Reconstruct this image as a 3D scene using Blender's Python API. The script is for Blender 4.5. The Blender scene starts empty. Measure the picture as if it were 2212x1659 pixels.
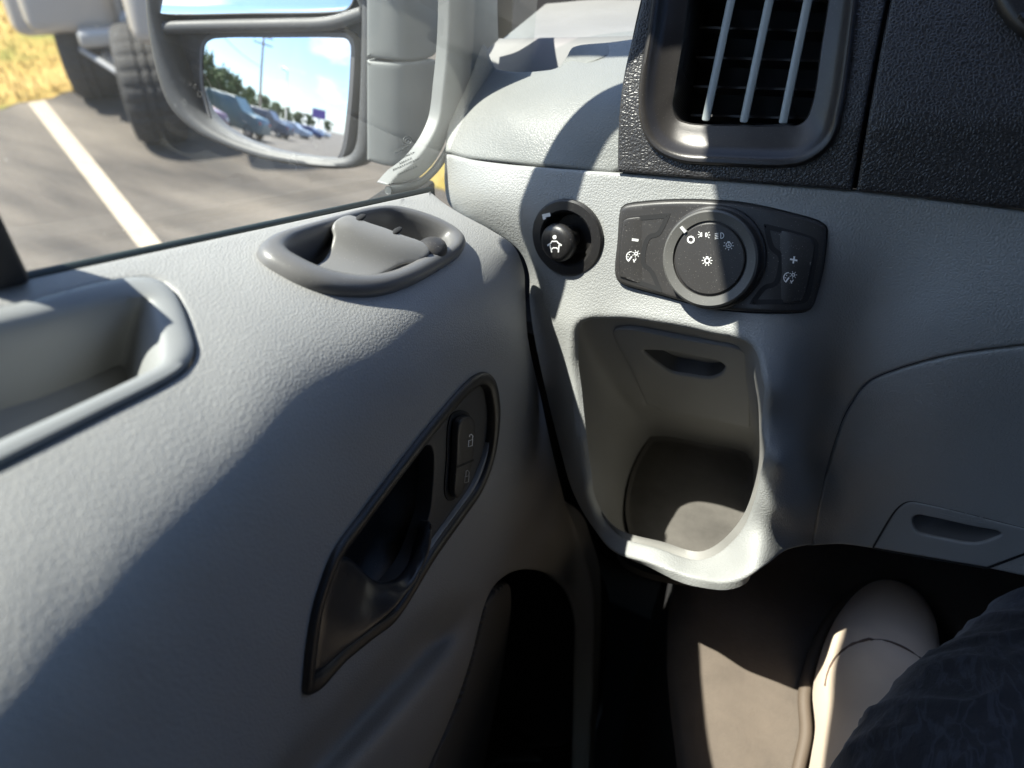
import bpy, bmesh, math, random
import numpy as np
from mathutils import Vector, Matrix, geometry
C = bpy.context.scene
# ------------------------------------------------------------------ camera, sky, sun, exposure
FPX, CX, CY = 1580.0, 1106.0, 829.5            # focal length and centre in pixels of a 2212x1659 picture
CAMH = 1.75                                     # camera height above the tarmac
def _n(v):
    v = np.array(v, float); return v / np.linalg.norm(v)
_down = _n([(1000 - CX) / FPX, (2700 - CY) / FPX, 1.0])
_z = np.array([0, 0, 1.0]); _h = _n(_z - _down * (_z @ _down)); _r = np.cross(_down, _h)
_a = math.radians(25)
R = np.array([_r * math.cos(_a) - _h * math.sin(_a), _h * math.cos(_a) + _r * math.sin(_a), -_down])
cam = bpy.data.cameras.new('camera'); camo = bpy.data.objects.new('camera', cam); C.collection.objects.link(camo)
M = Matrix.Identity(4)
for i in range(3):
    M[i][0], M[i][1], M[i][2] = R[i][0], -R[i][1], -R[i][2]
M[2][3] = CAMH
camo.matrix_world = M
cam.sensor_width = 36; cam.lens = 36 * FPX / 2212; cam.clip_start = 0.02; cam.clip_end = 3000
cam.dof.use_dof = True; cam.dof.focus_distance = 0.47; cam.dof.aperture_fstop = 6.5
C.camera = camo
SUN = _n([-1.0, -0.62, 1.80])                  # direction towards the sun (x right, y forward, z up, of the van)
w = bpy.data.worlds.new('World'); C.world = w; w.use_nodes = True
nt = w.node_tree; bg = nt.nodes['Background']
sky = nt.nodes.new('ShaderNodeTexSky'); sky.sky_type = 'NISHITA'; sky.sun_disc = False
sky.sun_elevation = math.asin(SUN[2]); sky.sun_rotation = math.atan2(SUN[0], SUN[1])
tc = nt.nodes.new('ShaderNodeTexCoord'); mp = nt.nodes.new('ShaderNodeMapping'); mp.inputs['Scale'].default_value = (1, 1, 2.6)
mp.inputs['Location'].default_value = (0.35, 0.2, 0.1)
nz = nt.nodes.new('ShaderNodeTexNoise'); nz.inputs['Scale'].default_value = 4.2; nz.inputs['Detail'].default_value = 7; nz.inputs['Roughness'].default_value = .52
cr = nt.nodes.new('ShaderNodeValToRGB'); cr.color_ramp.elements[0].position = .56; cr.color_ramp.elements[1].position = .68
mx = nt.nodes.new('ShaderNodeMixRGB'); mx.inputs[2].default_value = (6.5, 6.6, 6.8, 1)
nt.links.new(tc.outputs['Generated'], mp.inputs[0]); nt.links.new(mp.outputs[0], nz.inputs[0]); nt.links.new(nz.outputs[0], cr.inputs[0])
nt.links.new(cr.outputs[0], mx.inputs[0]); tn = nt.nodes.new('ShaderNodeMixRGB'); tn.blend_type = 'MULTIPLY'; tn.inputs[0].default_value = 1; tn.inputs[2].default_value = (.85, 1.0, 1.19, 1); nt.links.new(sky.outputs[0], tn.inputs[1]); nt.links.new(tn.outputs[0], mx.inputs[1]); nt.links.new(mx.outputs[0], bg.inputs[0])
bg.inputs[1].default_value = 0.086
sl = bpy.data.lights.new('sun', 'SUN'); sl.energy = 5.0; sl.angle = math.radians(0.53); sl.color = (1, .95, .86)
so = bpy.data.objects.new('sun', sl); C.collection.objects.link(so)
so.rotation_euler = Vector(SUN).to_track_quat('Z', 'Y').to_euler()
C.view_settings.view_transform = 'Standard'; C.view_settings.look = 'None'; C.view_settings.exposure = 1.55; C.view_settings.gamma = 1
C.view_settings.use_curve_mapping = False
C.cycles.max_bounces = 10; C.cycles.diffuse_bounces = 5; C.cycles.glossy_bounces = 4; C.cycles.transparent_max_bounces = 12
C.cycles.use_denoising = True
# ------------------------------------------------------------------ picking points: a pixel of the photo meets a plane of the van
UP = Vector((0, 0, CAMH)); rnd = random.Random(7)
def ray(px, py): return R @ np.array([(px - CX) / FPX, (py - CY) / FPX, 1.0])
def W(p): return Vector((p[0], p[1], p[2] + CAMH))
def atX(px, py, X): d = ray(px, py); return W(d * X / d[0])
def atY(px, py, Y): d = ray(px, py); return W(d * Y / d[1])
def atZ(px, py, Z): d = ray(px, py); return W(d * Z / d[2])
def atT(px, py, t): return W(ray(px, py) * t)
def atP(px, py, P0, N):
    d = Vector(ray(px, py)); return UP + d * ((P0 - UP).dot(N) / d.dot(N))
def proj(p):
    q = R.T @ np.array([p[0], p[1], p[2] - CAMH]); return CX + FPX * q[0] / q[2], CY + FPX * q[1] / q[2]
class TPS:
    def __init__(s, pts, reg=.0):
        A = np.array(pts, float); s.p = A[:, :2] / 500.0; v = A[:, 2]; n = len(v)
        K = s.k(np.linalg.norm(s.p[:, None] - s.p[None], axis=2)) + np.eye(n) * reg
        P = np.hstack([np.ones((n, 1)), s.p]); L = np.zeros((n + 3, n + 3)); L[:n, :n] = K; L[:n, n:] = P; L[n:, :n] = P.T
        s.w = np.linalg.solve(L, np.concatenate([v, np.zeros(3)])); s.n = n
    @staticmethod
    def k(r):
        r = np.maximum(r, 1e-9); return r * r * np.log(r)
    def __call__(s, x, y):
        q = np.array([x, y]) / 500.0; return float(s.k(np.linalg.norm(s.p - q, axis=1)) @ s.w[:s.n] + s.w[s.n] + s.w[s.n + 1:] @ q)
def sm(a, b, x):
    t = min(1, max(0, (x - a) / (b - a))); return t * t * (3 - 2 * t)
# ------------------------------------------------------------------ objects
def link(o, parent=None):
    C.collection.objects.link(o)
    if parent is not None:
        o.parent = parent; o.matrix_parent_inverse = parent_world(parent).inverted()
    return o
def parent_world(p):
    m = p.matrix_basis.copy()
    if p.parent: m = parent_world(p.parent) @ p.matrix_parent_inverse @ m
    return m
def thing(name, label, cat, loc, group=None):
    o = bpy.data.objects.new(name, None); o.empty_display_size = .05; C.collection.objects.link(o); o.location = loc
    o['label'] = label; o['category'] = cat
    if group: o['group'] = group
    return o
def tag(o, label=None, cat=None, group=None, kind=None):
    for k, v in (('label', label), ('category', cat), ('group', group), ('kind', kind)):
        if v: o[k] = v
    return o
def mesh(name, V, F, m, parent=None, smooth=True, angle=None):
    me = bpy.data.meshes.new(name); me.from_pydata([tuple(v) for v in V], [], F); me.validate()
    me.materials.append(m)
    if smooth: me.polygons.foreach_set('use_smooth', [True] * len(me.polygons))
    o = bpy.data.objects.new(name, me)
    if angle is not None and smooth:
        me.set_sharp_from_angle(angle=math.radians(angle))
    return link(o, parent)
def bmobj(name, bm, m, parent=None, smooth=True, angle=40):
    me = bpy.data.meshes.new(name); bmesh.ops.recalc_face_normals(bm, faces=bm.faces); bm.to_mesh(me); bm.free(); me.materials.append(m)
    if smooth:
        me.polygons.foreach_set('use_smooth', [True] * len(me.polygons)); me.set_sharp_from_angle(angle=math.radians(angle))
    return link(bpy.data.objects.new(name, me), parent)
# ------------------------------------------------------------------ outlines
def cr_spline(P, closed=True, step=6.0, dim=2):
    """Catmull-Rom through points; a point whose extra value is 1 stays a sharp corner."""
    n = len(P); out = []
    A = [np.array(p[:dim], float) for p in P]; sharp = [len(p) > dim and p[dim] for p in P]
    segs = n if closed else n - 1
    for i in range(segs):
        p1, p2 = A[i], A[(i + 1) % n]
        p0 = A[i - 1] if (i > 0 or closed) and not sharp[i] else p1 - (p2 - p1) * .5
        j = (i + 2) % n
        p3 = A[j] if (i + 2 < n or closed) and not sharp[(i + 1) % n] else p2 + (p2 - p1) * .5
        L = np.linalg.norm(p2 - p1); k = max(1, int(L / step))
        # centripetal tangents
        d01 = max(np.linalg.norm(p1 - p0), 1e-6) ** .5; d12 = max(L, 1e-6) ** .5; d23 = max(np.linalg.norm(p3 - p2), 1e-6) ** .5
        m1 = ((p1 - p0) / d01 - (p2 - p0) / (d01 + d12) + (p2 - p1) / d12) * d12
        m2 = ((p2 - p1) / d12 - (p3 - p1) / (d12 + d23) + (p3 - p2) / d23) * d12
        for q in range(k):
            t = q / k; t2 = t * t; t3 = t2 * t
            out.append((2 * t3 - 3 * t2 + 1) * p1 + (t3 - 2 * t2 + t) * m1 + (-2 * t3 + 3 * t2) * p2 + (t3 - t2) * m2)
    if not closed: out.append(A[-1])
    return [tuple(o) for o in out]
def area(P): return .5 * sum(P[i][0] * P[(i + 1) % len(P)][1] - P[(i + 1) % len(P)][0] * P[i][1] for i in range(len(P)))
def inside(P, x, y):
    c = False; n = len(P); j = n - 1
    for i in range(n):
        if (P[i][1] > y) != (P[j][1] > y) and x < (P[j][0] - P[i][0]) * (y - P[i][1]) / (P[j][1] - P[i][1]) + P[i][0]: c = not c
        j = i
    return c
def inside_np(P, X, Y):
    c = np.zeros(len(X), bool); n = len(P); j = n - 1
    for i in range(n):
        yi, yj = P[i][1], P[j][1]
        if yi != yj:
            m_ = ((yi > Y) != (yj > Y)) & (X < (P[j][0] - P[i][0]) * (Y - yi) / (yj - yi) + P[i][0]); c ^= m_
        j = i
    return c
def resample(P, n, closed=True):
    A = np.array(P, float)
    if closed: A = np.vstack([A, A[:1]])
    d = np.concatenate([[0], np.cumsum(np.linalg.norm(np.diff(A, axis=0), axis=1))])
    t = np.linspace(0, d[-1], n + 1)[:-1] if closed else np.linspace(0, d[-1], n)
    return [tuple(float(np.interp(tt, d, A[:, k])) for k in range(A.shape[1])) for tt in t]
def frame(lift, x, y, e=1.5):
    p = lift(x, y); u = lift(x + e, y) - lift(x - e, y); v = lift(x, y + e) - lift(x, y - e)
    n = u.cross(v)
    if n.dot(UP - p) < 0: n = -n
    return p, n.normalized(), u, v
def edge_frames(P, lift):
    """for an outline: point, normal to the eye's side, direction out of the outline"""
    s = 1 if area(P) > 0 else -1; out = []; n = len(P)
    for i in range(n):
        a, b = P[i - 1], P[(i + 1) % n]; tx, ty = b[0] - a[0], b[1] - a[1]; L = math.hypot(tx, ty) or 1
        ox, oy = ty / L * s, -tx / L * s
        p, nn, u, v = frame(lift, *P[i])
        t3 = u * tx + v * ty
        o3 = t3.cross(nn).normalized()
        if o3.dot(u * ox + v * oy) < 0: o3 = -o3
        out.append((p, nn, o3))
    return out
def loops_mesh(loops, closed=True, cap=False, cap0=False):
    V = []; F = []; n = len(loops[0])
    for L in loops: V += [Vector(v) for v in L]
    for k in range(len(loops) - 1):
        for i in range(n if closed else n - 1):
            j = (i + 1) % n; F.append((k * n + i, k * n + j, (k + 1) * n + j, (k + 1) * n + i))
    if cap: _fan(V, F, len(V) - n, n)
    if cap0: _fan(V, F, 0, n)
    return V, F
def _fan(V, F, s, n):
    c = sum((V[s + i] for i in range(n)), Vector()) / n
    prev = s
    for k in range(1, 5):
        q = len(V)
        for i in range(n): V.append(V[s + i].lerp(c, k / 5))
        for i in range(n): j = (i + 1) % n; F.append((prev + i, prev + j, q + j, q + i))
        prev = q
    V.append(c); ci = len(V) - 1
    for i in range(n): F.append((prev + i, prev + (i + 1) % n, ci))
def panel(name, outline, lift, m, parent=None, holes=(), step=11, r=.0015, deep=.004, off=0.0, spl=6.0, hole_lips=None, disp=None, tag_=None):
    """a moulded sheet: triangulated face on the lifted surface, edges rolled over and turned back"""
    O = cr_spline(outline, True, spl); H = [cr_spline(h, True, spl) for h in holes]
    V2 = []; E2 = []; bounds = []
    for P in [O] + H:
        s = len(V2); V2 += [Vector(p) for p in P]; E2 += [(s + i, s + (i + 1) % len(P)) for i in range(len(P))]; bounds.append((s, len(P)))
    xs = [p[0] for p in O]; ys = [p[1] for p in O]
    BP = []; gx = []; gy = []
    for bi, P in enumerate([O] + H):
        rr_ = (r if bi == 0 or not hole_lips else hole_lips[bi - 1][0])
        for k, q in enumerate(P):
            if k % 8 == 0: dep = (lift(*q) - UP).length; mg = max(step * .5, rr_ * FPX / dep * 1.25 + step * .15)
            BP.append((q[0], q[1], mg))
    row = 0; y = min(ys) + step * .5
    while y < max(ys):
        x = min(xs) + (step * .5 if row % 2 else 0)
        while x < max(xs): gx.append(x); gy.append(y); x += step
        y += step * .866; row += 1
    gx = np.array(gx); gy = np.array(gy); ok = inside_np(O, gx, gy)
    for h in H: ok &= ~inside_np(h, gx, gy)
    gx, gy = gx[ok], gy[ok]
    dm = np.full(len(gx), 1e9)
    for q in BP: dm = np.minimum(dm, ((gx - q[0]) ** 2 + (gy - q[1]) ** 2) / q[2] ** 2)
    for x, y in zip(gx[dm > 1], gy[dm > 1]): V2.append(Vector((x, y)))
    vo, eo, fo, ov, oe, of = geometry.delaunay_2d_cdt(V2, E2, [], 0, 1e-6)
    vc = np.array([tuple(v) for v in vo]); ct = np.array([vc[list(f)].mean(axis=0) for f in fo]); ok = inside_np(O, ct[:, 0], ct[:, 1])
    for h in H: ok &= ~inside_np(h, ct[:, 0], ct[:, 1])
    F = [list(f) for f, k in zip(fo, ok) if k]
    V = [None] * len(vo); back = {}
    for i, srcs in enumerate(ov):
        for s in srcs: back[s] = i
    for i, v in enumerate(vo):
        p = lift(v[0], v[1])
        if off:
            p = p + frame(lift, v[0], v[1])[1] * off
        V[i] = p
    for bi, ((s, n), P) in enumerate(zip(bounds, [O] + H)):
        fr = edge_frames(P, lift); sgn = 1 if bi == 0 else -1
        rr, dd = (r, deep) if bi == 0 or not hole_lips else hole_lips[bi - 1]
        idx = []
        for i in range(n):
            p, nn, o = fr[i]; q = back.get(s + i)
            idx.append(q)
            if q is not None: V[q] = p + nn * off - o * sgn * rr
        prev = idx
        prof = [(-rr + rr * math.sin(a), -rr + rr * math.cos(a)) for a in (math.pi / 6, math.pi / 3, math.pi / 2)] + [(0, -rr - dd)]
        for (oo, hh) in prof:
            cur = []
            for i in range(n):
                p, nn, o = fr[i]; V.append(p + nn * (off + hh) + o * sgn * oo); cur.append(len(V) - 1)
            for i in range(n):
                j = (i + 1) % n
                if prev[i] is None or prev[j] is None: continue
                F.append([prev[i], prev[j], cur[j], cur[i]])
            prev = cur
    ob = mesh(name, V, F, m, parent)
    bm = bmesh.new(); bm.from_mesh(ob.data); bmesh.ops.recalc_face_normals(bm, faces=bm.faces); bm.to_mesh(ob.data); bm.free()
    return ob
def sweep(name, outline, lift, prof, m, parent=None, closed=True, spl=5.0, cap=False, cap_depth=None, smooth_angle=35):
    """profile (outward, up) carried along an outline lying on a surface"""
    P = cr_spline(outline, closed, spl)
    if closed: fr = edge_frames(P, lift)
    else:
        fr = []
        for i in range(len(P)):
            a = P[max(0, i - 1)]; b = P[min(len(P) - 1, i + 1)]; tx, ty = b[0] - a[0], b[1] - a[1]
            p, nn, u, v = frame(lift, *P[i]); t = (u * tx + v * ty); fr.append((p, nn, t.cross(nn).normalized()))
    loops = [[p + o * a + n * h for (p, n, o) in fr] for a, h in prof]
    V, F = loops_mesh(loops, closed, cap)
    return mesh(name, V, F, m, parent, angle=smooth_angle)
def plane_lift(P0, N):
    return lambda x, y: atP(x, y, P0, N)
def basis(n, xdir=Vector((1, 0, 0))):
    n = n.normalized(); u = (xdir - n * xdir.dot(n)).normalized(); v = n.cross(u); return u, v, n
def lathe(name, c, n, prof, m, parent=None, seg=64, angle=30, ripple=None):
    u, v, n = basis(n); V = []; F = []
    for k, (r, h) in enumerate(prof):
        for i in range(seg):
            a = 2 * math.pi * i / seg; rr = r
            if ripple and ripple[0] <= k <= ripple[1]: rr = r * (1 + ripple[2] * (1 if i % 2 else -1))
            V.append(c + u * math.cos(a) * rr + v * math.sin(a) * rr + n * h)
    for k in range(len(prof) - 1):
        for i in range(seg): j = (i + 1) % seg; F.append((k * seg + i, k * seg + j, (k + 1) * seg + j, (k + 1) * seg + i))
    if prof[-1][0] > 1e-5: F.append(tuple((len(prof) - 1) * seg + i for i in range(seg)))
    return mesh(name, V, F, m, parent, angle=angle)
def box_pts(bm, pts8):
    vs = [bm.verts.new(p) for p in pts8]
    for f in ((0, 1, 2, 3), (7, 6, 5, 4), (0, 4, 5, 1), (1, 5, 6, 2), (2, 6, 7, 3), (3, 7, 4, 0)): bm.faces.new([vs[i] for i in f])
def box(bm, c, s, rot=None):
    mt = Matrix.Translation(c) @ (rot.to_4x4() if rot else Matrix.Identity(4)) @ Matrix.Diagonal((s[0], s[1], s[2], 1))
    return bmesh.ops.create_cube(bm, size=1, matrix=mt)['verts']
def bevel_all(bm, w, seg=2):
    bmesh.ops.bevel(bm, geom=[e for e in bm.edges], offset=w, segments=seg, affect='EDGES', profile=.5)
def tube(name, P, r, m, parent=None, seg=12, capends=True):
    P = [Vector(p) for p in P]; rs = r if isinstance(r, (list, tuple)) else [r] * len(P); loops = []
    up = Vector((0, 0, 1)); t0 = (P[1] - P[0]).normalized()
    if abs(t0.dot(up)) > .9: up = Vector((1, 0, 0))
    u = t0.cross(up).normalized()
    for i, p in enumerate(P):
        t = (P[min(i + 1, len(P) - 1)] - P[max(0, i - 1)]).normalized(); u = (u - t * u.dot(t)).normalized(); v = t.cross(u)
        loops.append([p + (u * math.cos(2 * math.pi * k / seg) + v * math.sin(2 * math.pi * k / seg)) * rs[i] for k in range(seg)])
    V, F = loops_mesh(loops, True, capends, capends); return mesh(name, V, F, m, parent)
def strokes(name, items, lift, h, m, parent, thick=.00025):
    """printed marks: polylines in photo pixels lifted on a surface, as thin raised ribbons. item = (points, width_px, closed)"""
    V = []; F = []
    for pts, wd, closed in items:
        n = len(pts)
        L = []; Rr = []
        for i in range(n):
            a = pts[i - 1] if (i > 0 or closed) else pts[i]; b = pts[(i + 1) % n] if (i < n - 1 or closed) else pts[i]
            tx, ty = b[0] - a[0], b[1] - a[1]; l = math.hypot(tx, ty) or 1; nx, ny = -ty / l * wd / 2, tx / l * wd / 2
            L.append((pts[i][0] + nx, pts[i][1] + ny)); Rr.append((pts[i][0] - nx, pts[i][1] - ny))
        s = len(V)
        for q in L + Rr:
            p, nn, _, _ = frame(lift, *q); V.append(p + nn * h); 
        for q in L + Rr:
            p, nn, _, _ = frame(lift, *q); V.append(p + nn * (h - thick))
        for i in range(n if closed else n - 1):
            j = (i + 1) % n
            F.append((s + i, s + j, s + n + j, s + n + i))
            F.append((s + i, s + j, s + 2 * n + j, s + 2 * n + i)); F.append((s + n + i, s + n + j, s + 3 * n + j, s + 3 * n + i))
    return mesh(name, V, F, m, parent, smooth=False)
def circ(cx, cy, r, n=20, a0=0, a1=360, sy=1.0):
    k = n if abs(a1 - a0) >= 360 else n + 1
    return [(cx + r * math.cos(math.radians(a0 + (a1 - a0) * i / n)), cy + r * sy * math.sin(math.radians(a0 + (a1 - a0) * i / n))) for i in range(k)]
def rays_(cx, cy, r0, r1, n, a0=0, a1=360, w=1.4):
    out = []
    for i in range(n):
        a = math.radians(a0 + (a1 - a0) * i / (n if abs(a1 - a0) >= 360 else n - 1)); out.append(([(cx + r0 * math.cos(a), cy + r0 * math.sin(a)), (cx + r1 * math.cos(a), cy + r1 * math.sin(a))], w, False))
    return out
# ------------------------------------------------------------------ materials
def mat(name, col, rough=.5, grain=None, bump=.3, var=0.0, spec=.5, metal=0, speck=0, fine=0, sheen=0, coat=0, dust=0):
    m = bpy.data.materials.new(name); m.use_nodes = True; N = m.node_tree.nodes; L = m.node_tree.links; b = N['Principled BSDF']
    b.inputs['Base Color'].default_value = (*col, 1); b.inputs['Roughness'].default_value = rough; b.inputs['Metallic'].default_value = metal
    b.inputs['Specular IOR Level'].default_value = spec
    if sheen: b.inputs['Sheen Weight'].default_value = sheen; b.inputs['Sheen Roughness'].default_value = .4
    if coat: b.inputs['Coat Weight'].default_value = coat
    tcn = N.new('ShaderNodeTexCoord'); norm = None
    if grain:                                   # moulded leather grain: pebbles split by creases
        nn = N.new('ShaderNodeTexNoise'); nn.inputs['Scale'].default_value = grain * .7; nn.inputs['Detail'].default_value = 2
        L.new(tcn.outputs['Object'], nn.inputs[0])
        ma = N.new('ShaderNodeMixRGB'); ma.blend_type = 'LINEAR_LIGHT'; ma.inputs[0].default_value = .30 / grain
        L.new(tcn.outputs['Object'], ma.inputs[1]); L.new(nn.outputs['Color'], ma.inputs[2])
        v = N.new('ShaderNodeTexVoronoi'); v.feature = 'DISTANCE_TO_EDGE'; v.inputs['Scale'].default_value = grain; L.new(ma.outputs[0], v.inputs[0])
        rp = N.new('ShaderNodeMapRange'); rp.inputs[1].default_value = 0; rp.inputs[2].default_value = .28; rp.interpolation_type = 'SMOOTHSTEP'; L.new(v.outputs['Distance'], rp.inputs[0])
        n2 = N.new('ShaderNodeTexNoise'); n2.inputs['Scale'].default_value = grain * .8; n2.inputs['Detail'].default_value = 3; L.new(tcn.outputs['Object'], n2.inputs[0])
        ad = N.new('ShaderNodeMath'); ad.operation = 'MULTIPLY_ADD'; ad.inputs[1].default_value = .40; L.new(n2.outputs[0], ad.inputs[0]); L.new(rp.outputs[0], ad.inputs[2])
        bp = N.new('ShaderNodeBump'); bp.inputs['Strength'].default_value = bump; bp.inputs['Distance'].default_value = .0007; L.new(ad.outputs[0], bp.inputs['Height']); norm = bp
    if fine:
        nf = N.new('ShaderNodeTexNoise'); nf.inputs['Scale'].default_value = fine; nf.inputs['Detail'].default_value = 4; L.new(tcn.outputs['Object'], nf.inputs[0])
        bf = N.new('ShaderNodeBump'); bf.inputs['Strength'].default_value = .25 if grain else bump; bf.inputs['Distance'].default_value = .0004; L.new(nf.outputs[0], bf.inputs['Height'])
        if norm: L.new(norm.outputs[0], bf.inputs['Normal'])
        norm = bf
    if norm: L.new(norm.outputs[0], b.inputs['Normal'])
    if var or dust:
        nv = N.new('ShaderNodeTexNoise'); nv.inputs['Scale'].default_value = 14; nv.inputs['Detail'].default_value = 8; nv.inputs['Roughness'].default_value = .65; L.new(tcn.outputs['Object'], nv.inputs[0])
        rr = N.new('ShaderNodeMapRange'); rr.inputs[1].default_value = .3; rr.inputs[2].default_value = .7; rr.inputs[3].default_value = 1 - var; rr.inputs[4].default_value = 1 + var; L.new(nv.outputs[0], rr.inputs[0])
        mu = N.new('ShaderNodeMixRGB'); mu.blend_type = 'MULTIPLY'; mu.inputs[0].default_value = 1; mu.inputs[1].default_value = (*col, 1); L.new(rr.outputs[0], mu.inputs[2])
        last = mu.outputs[0]
        if dust:
            ns = N.new('ShaderNodeTexNoise'); ns.inputs['Scale'].default_value = 1500; ns.inputs['Detail'].default_value = 1; L.new(tcn.outputs['Object'], ns.inputs[0])
            rs = N.new('ShaderNodeMapRange'); rs.inputs[1].default_value = .705; rs.inputs[2].default_value = .76; rs.inputs[4].default_value = dust; L.new(ns.outputs[0], rs.inputs[0])
            md = N.new('ShaderNodeMixRGB'); L.new(rs.outputs[0], md.inputs[0]); L.new(last, md.inputs[1]); md.inputs[2].default_value = (.45, .42, .38, 1); last = md.outputs[0]
        L.new(last, b.inputs['Base Color'])
        r2 = N.new('ShaderNodeMapRange'); r2.inputs[1].default_value = .3; r2.inputs[2].default_value = .7; r2.inputs[3].default_value = max(.05, rough - .07); r2.inputs[4].default_value = rough + .07; L.new(nv.outputs[0], r2.inputs[0]); L.new(r2.outputs[0], b.inputs['Roughness'])
    return m
GREY = mat('grey_grained_plastic', (.28, .285, .28), .5, grain=500, bump=.30, var=.03, dust=.25)
GREYD = mat('grey_door_plastic', (.29, .29, .283), .5, grain=540, bump=.25, var=.03, dust=.25)
GREYS = mat('smooth_grey_plastic', (.25, .258, .258), .5, fine=900, bump=.15, var=.04)
POD = mat('dimmed_grey_plastic', (.17, .175, .168), .5, grain=520, bump=.25, var=.03, dust=.3)  # darker than the dash grey, standing in for light dimmed by the windscreen
CAV = mat('cubby_plastic', (.24, .235, .222), .6, fine=1300, bump=.3, var=.05)
BLK = mat('black_grained_plastic', (.034, .033, .034), .40, grain=480, bump=.42, var=.05)
BLKS = mat('satin_black_plastic', (.020, .019, .019), .42, fine=1600, bump=.18, var=.06, dust=.3)
SWB = mat('switch_black', (.032, .030, .029), .46, fine=2200, bump=.15, var=.06, dust=.45)
BRZ = mat('brown_black_bezel', (.038, .035, .034), .36, fine=1800, bump=.12, var=.05, dust=.2, metal=.35)
GRIP = mat('dark_grey_grip', (.125, .124, .124), .36, fine=1500, bump=.15, var=.05, dust=.3)
CUPM = mat('scoop_grey', (.19, .188, .183), .4, fine=1500, bump=.15, var=.05, dust=.4)
RUB = mat('black_rubber', (.018, .018, .018), .7, fine=800, bump=.2)
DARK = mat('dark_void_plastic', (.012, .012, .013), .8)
WHT = mat('white_marking', (.8, .8, .78), .5)
SLATM = mat('vent_slat_plastic', (.30, .33, .33), .3, fine=2000, bump=.1)
HOUS = mat('mirror_housing_plastic', (.055, .056, .058), .55, fine=700, bump=.25, var=.08, dust=.35)
ARMM = mat('mirror_arm_plastic', (.14, .148, .145), .6, fine=700, bump=.25, var=.06)
TRIM = mat('pillar_trim_plastic', (.145, .15, .145), .5, fine=900, bump=.2, var=.03)
# ------------------------------------------------------------------ the two big surfaces
DASH = TPS([(940, 330, .50), (940, 470, .495), (965, 330, .476), (965, 440, .468), (1000, 340, .466), (1000, 470, .456), (1100, 345, .458), (1100, 520, .444), (1230, 380, .4535),
 (1230, 520, .4405), (1200, 700, .424), (1335, 372, .455), (1340, 560, .437), (1300, 690, .4235), (1540, 420, .452), (1540, 560, .437), (1540, 700, .4215),
 (1760, 440, .452), (1760, 560, .440), (1720, 680, .427), (2000, 440, .455), (2212, 460, .455), (2450, 480, .456), (2000, 700, .441), (2212, 700, .438), (2450, 700, .438),
 (1130, 600, .449), (1138, 720, .447), (1165, 850, .438), (1200, 970, .425), (1232, 1080, .405), (1280, 1160, .378),
 (1238, 800, .4105), (1240, 950, .392), (1258, 1060, .379), (1330, 1188, .353), (1450, 1230, .342), (1540, 1255, .338), (1640, 1212, .348), (1695, 1100, .380), (1688, 1000, .380), (1678, 850, .395), (1668, 750, .411),
 (1330, 1150, .374), (1500, 1200, .370), (1570, 1185, .372), (1625, 1110, .378), (1642, 1030, .388), (1648, 900, .396),
 (1748, 1165, .438), (1770, 1000, .452), (1810, 850, .456), (1880, 670, .452), (1900, 1180, .438), (1850, 1000, .450), (1900, 850, .446), (2000, 900, .438), (2212, 900, .436), (2212, 1230, .425), (2450, 900, .436), (2450, 1280, .424),
 (1340, 200, .470), (1380, 0, .492), (1600, 270, .463), (1600, 0, .486), (1600, -150, .50), (1900, 270, .463), (1900, 0, .486), (1900, -150, .50), (2212, 290, .465), (2212, 0, .488), (2450, 290, .466), (2450, -150, .502), (1430, -150, .505)], reg=.004)
def fY(x, y): return DASH(x, y) + .012 * sm(980, 1150, y) * sm(1240, 1330, x) * sm(1740, 1680, x) + .00005 * max(0, 268 - y) * sm(1300, 1500, x)
def dash(x, y): return atY(x, y, fY(x, y))
def door_sections():
    """cross-sections of the door lining walked down from the sill: the tilt grows from a near-flat ledge to an upright face"""
    trow = _n([0, .286, -.08]); ex = np.array([1., 0, 0]); ez = np.cross(ex, trow); ez = ez if ez[2] > 0 else -ez
    PT = 57.4; tx = (-420, 0, 200, 400, 600, 740, 900, 1000, 1040, 1130); ty = (2000, 1630, 1390, 1160, 950, 805, 705, 635, 608, 578); out = []
    for x in (-420, -200, 0, 150, 300, 450, 600, 750, 900, 1000, 1080, 1150, 1280):
        y0 = 595 - (x - 65) * 185 / 865; yt = max(float(np.interp(x, tx, ty)), y0 + 60); d = ray(x, y0); lam = -.27 / d[0]; y = y0; nxt = y0
        while y < 1900:
            if y >= nxt:
                out.append((x, y, ray(x, y)[0] * lam)); nxt += 45 if y < yt + 150 else 140
            u = (y - y0) / (yt - y0); phi = 12 + 29 * u + (PT - 41) * u ** 7 if u < 1 else min(86, PT + (y - yt) * .17)
            n = ez * math.cos(math.radians(phi)) + ex * math.sin(math.radians(phi)); r_ = ray(x, y); rp = (ray(x, y + 2) - r_) / 2
            lam -= lam * (rp @ n) / (r_ @ n) * 2; y += 2
    return out
DOOR = TPS(door_sections(), reg=.0004)
EDX = ((500, 1125), (575, 1132), (640, 1136), (730, 1142), (850, 1168), (980, 1196), (1100, 1228), (1190, 1258), (1260, 1278), (1400, 1282), (1700, 1268), (1900, 1255))
EX_, EY_ = [e[1] for e in EDX], [e[0] for e in EDX]
def fX(x, y):
    # the arm-rest shoulder rolls under along a line that climbs to the pocket
    X = DOOR(x, y); d = ((x - 740) * 1.0 + (y - 1580) * .93) / 1.37
    X -= .020 * math.exp(-((d - 5) / 42.0) ** 2) * sm(1120, 900, x) * sm(1250, 1400, y)
    e = float(np.interp(y, EY_, EX_)) - x
    return X - .012 * math.exp(-max(e, -20) / 22.0) * sm(520, 600, y) * sm(1250, 1050, y)
def hray(base, x, y, h):
    """raise a point of a surface by h, kept on its own line of sight"""
    p, n, _, _ = frame(base, x, y); v = (UP - p).normalized(); return p + v * (h / max(.25, n.dot(v)))
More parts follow.
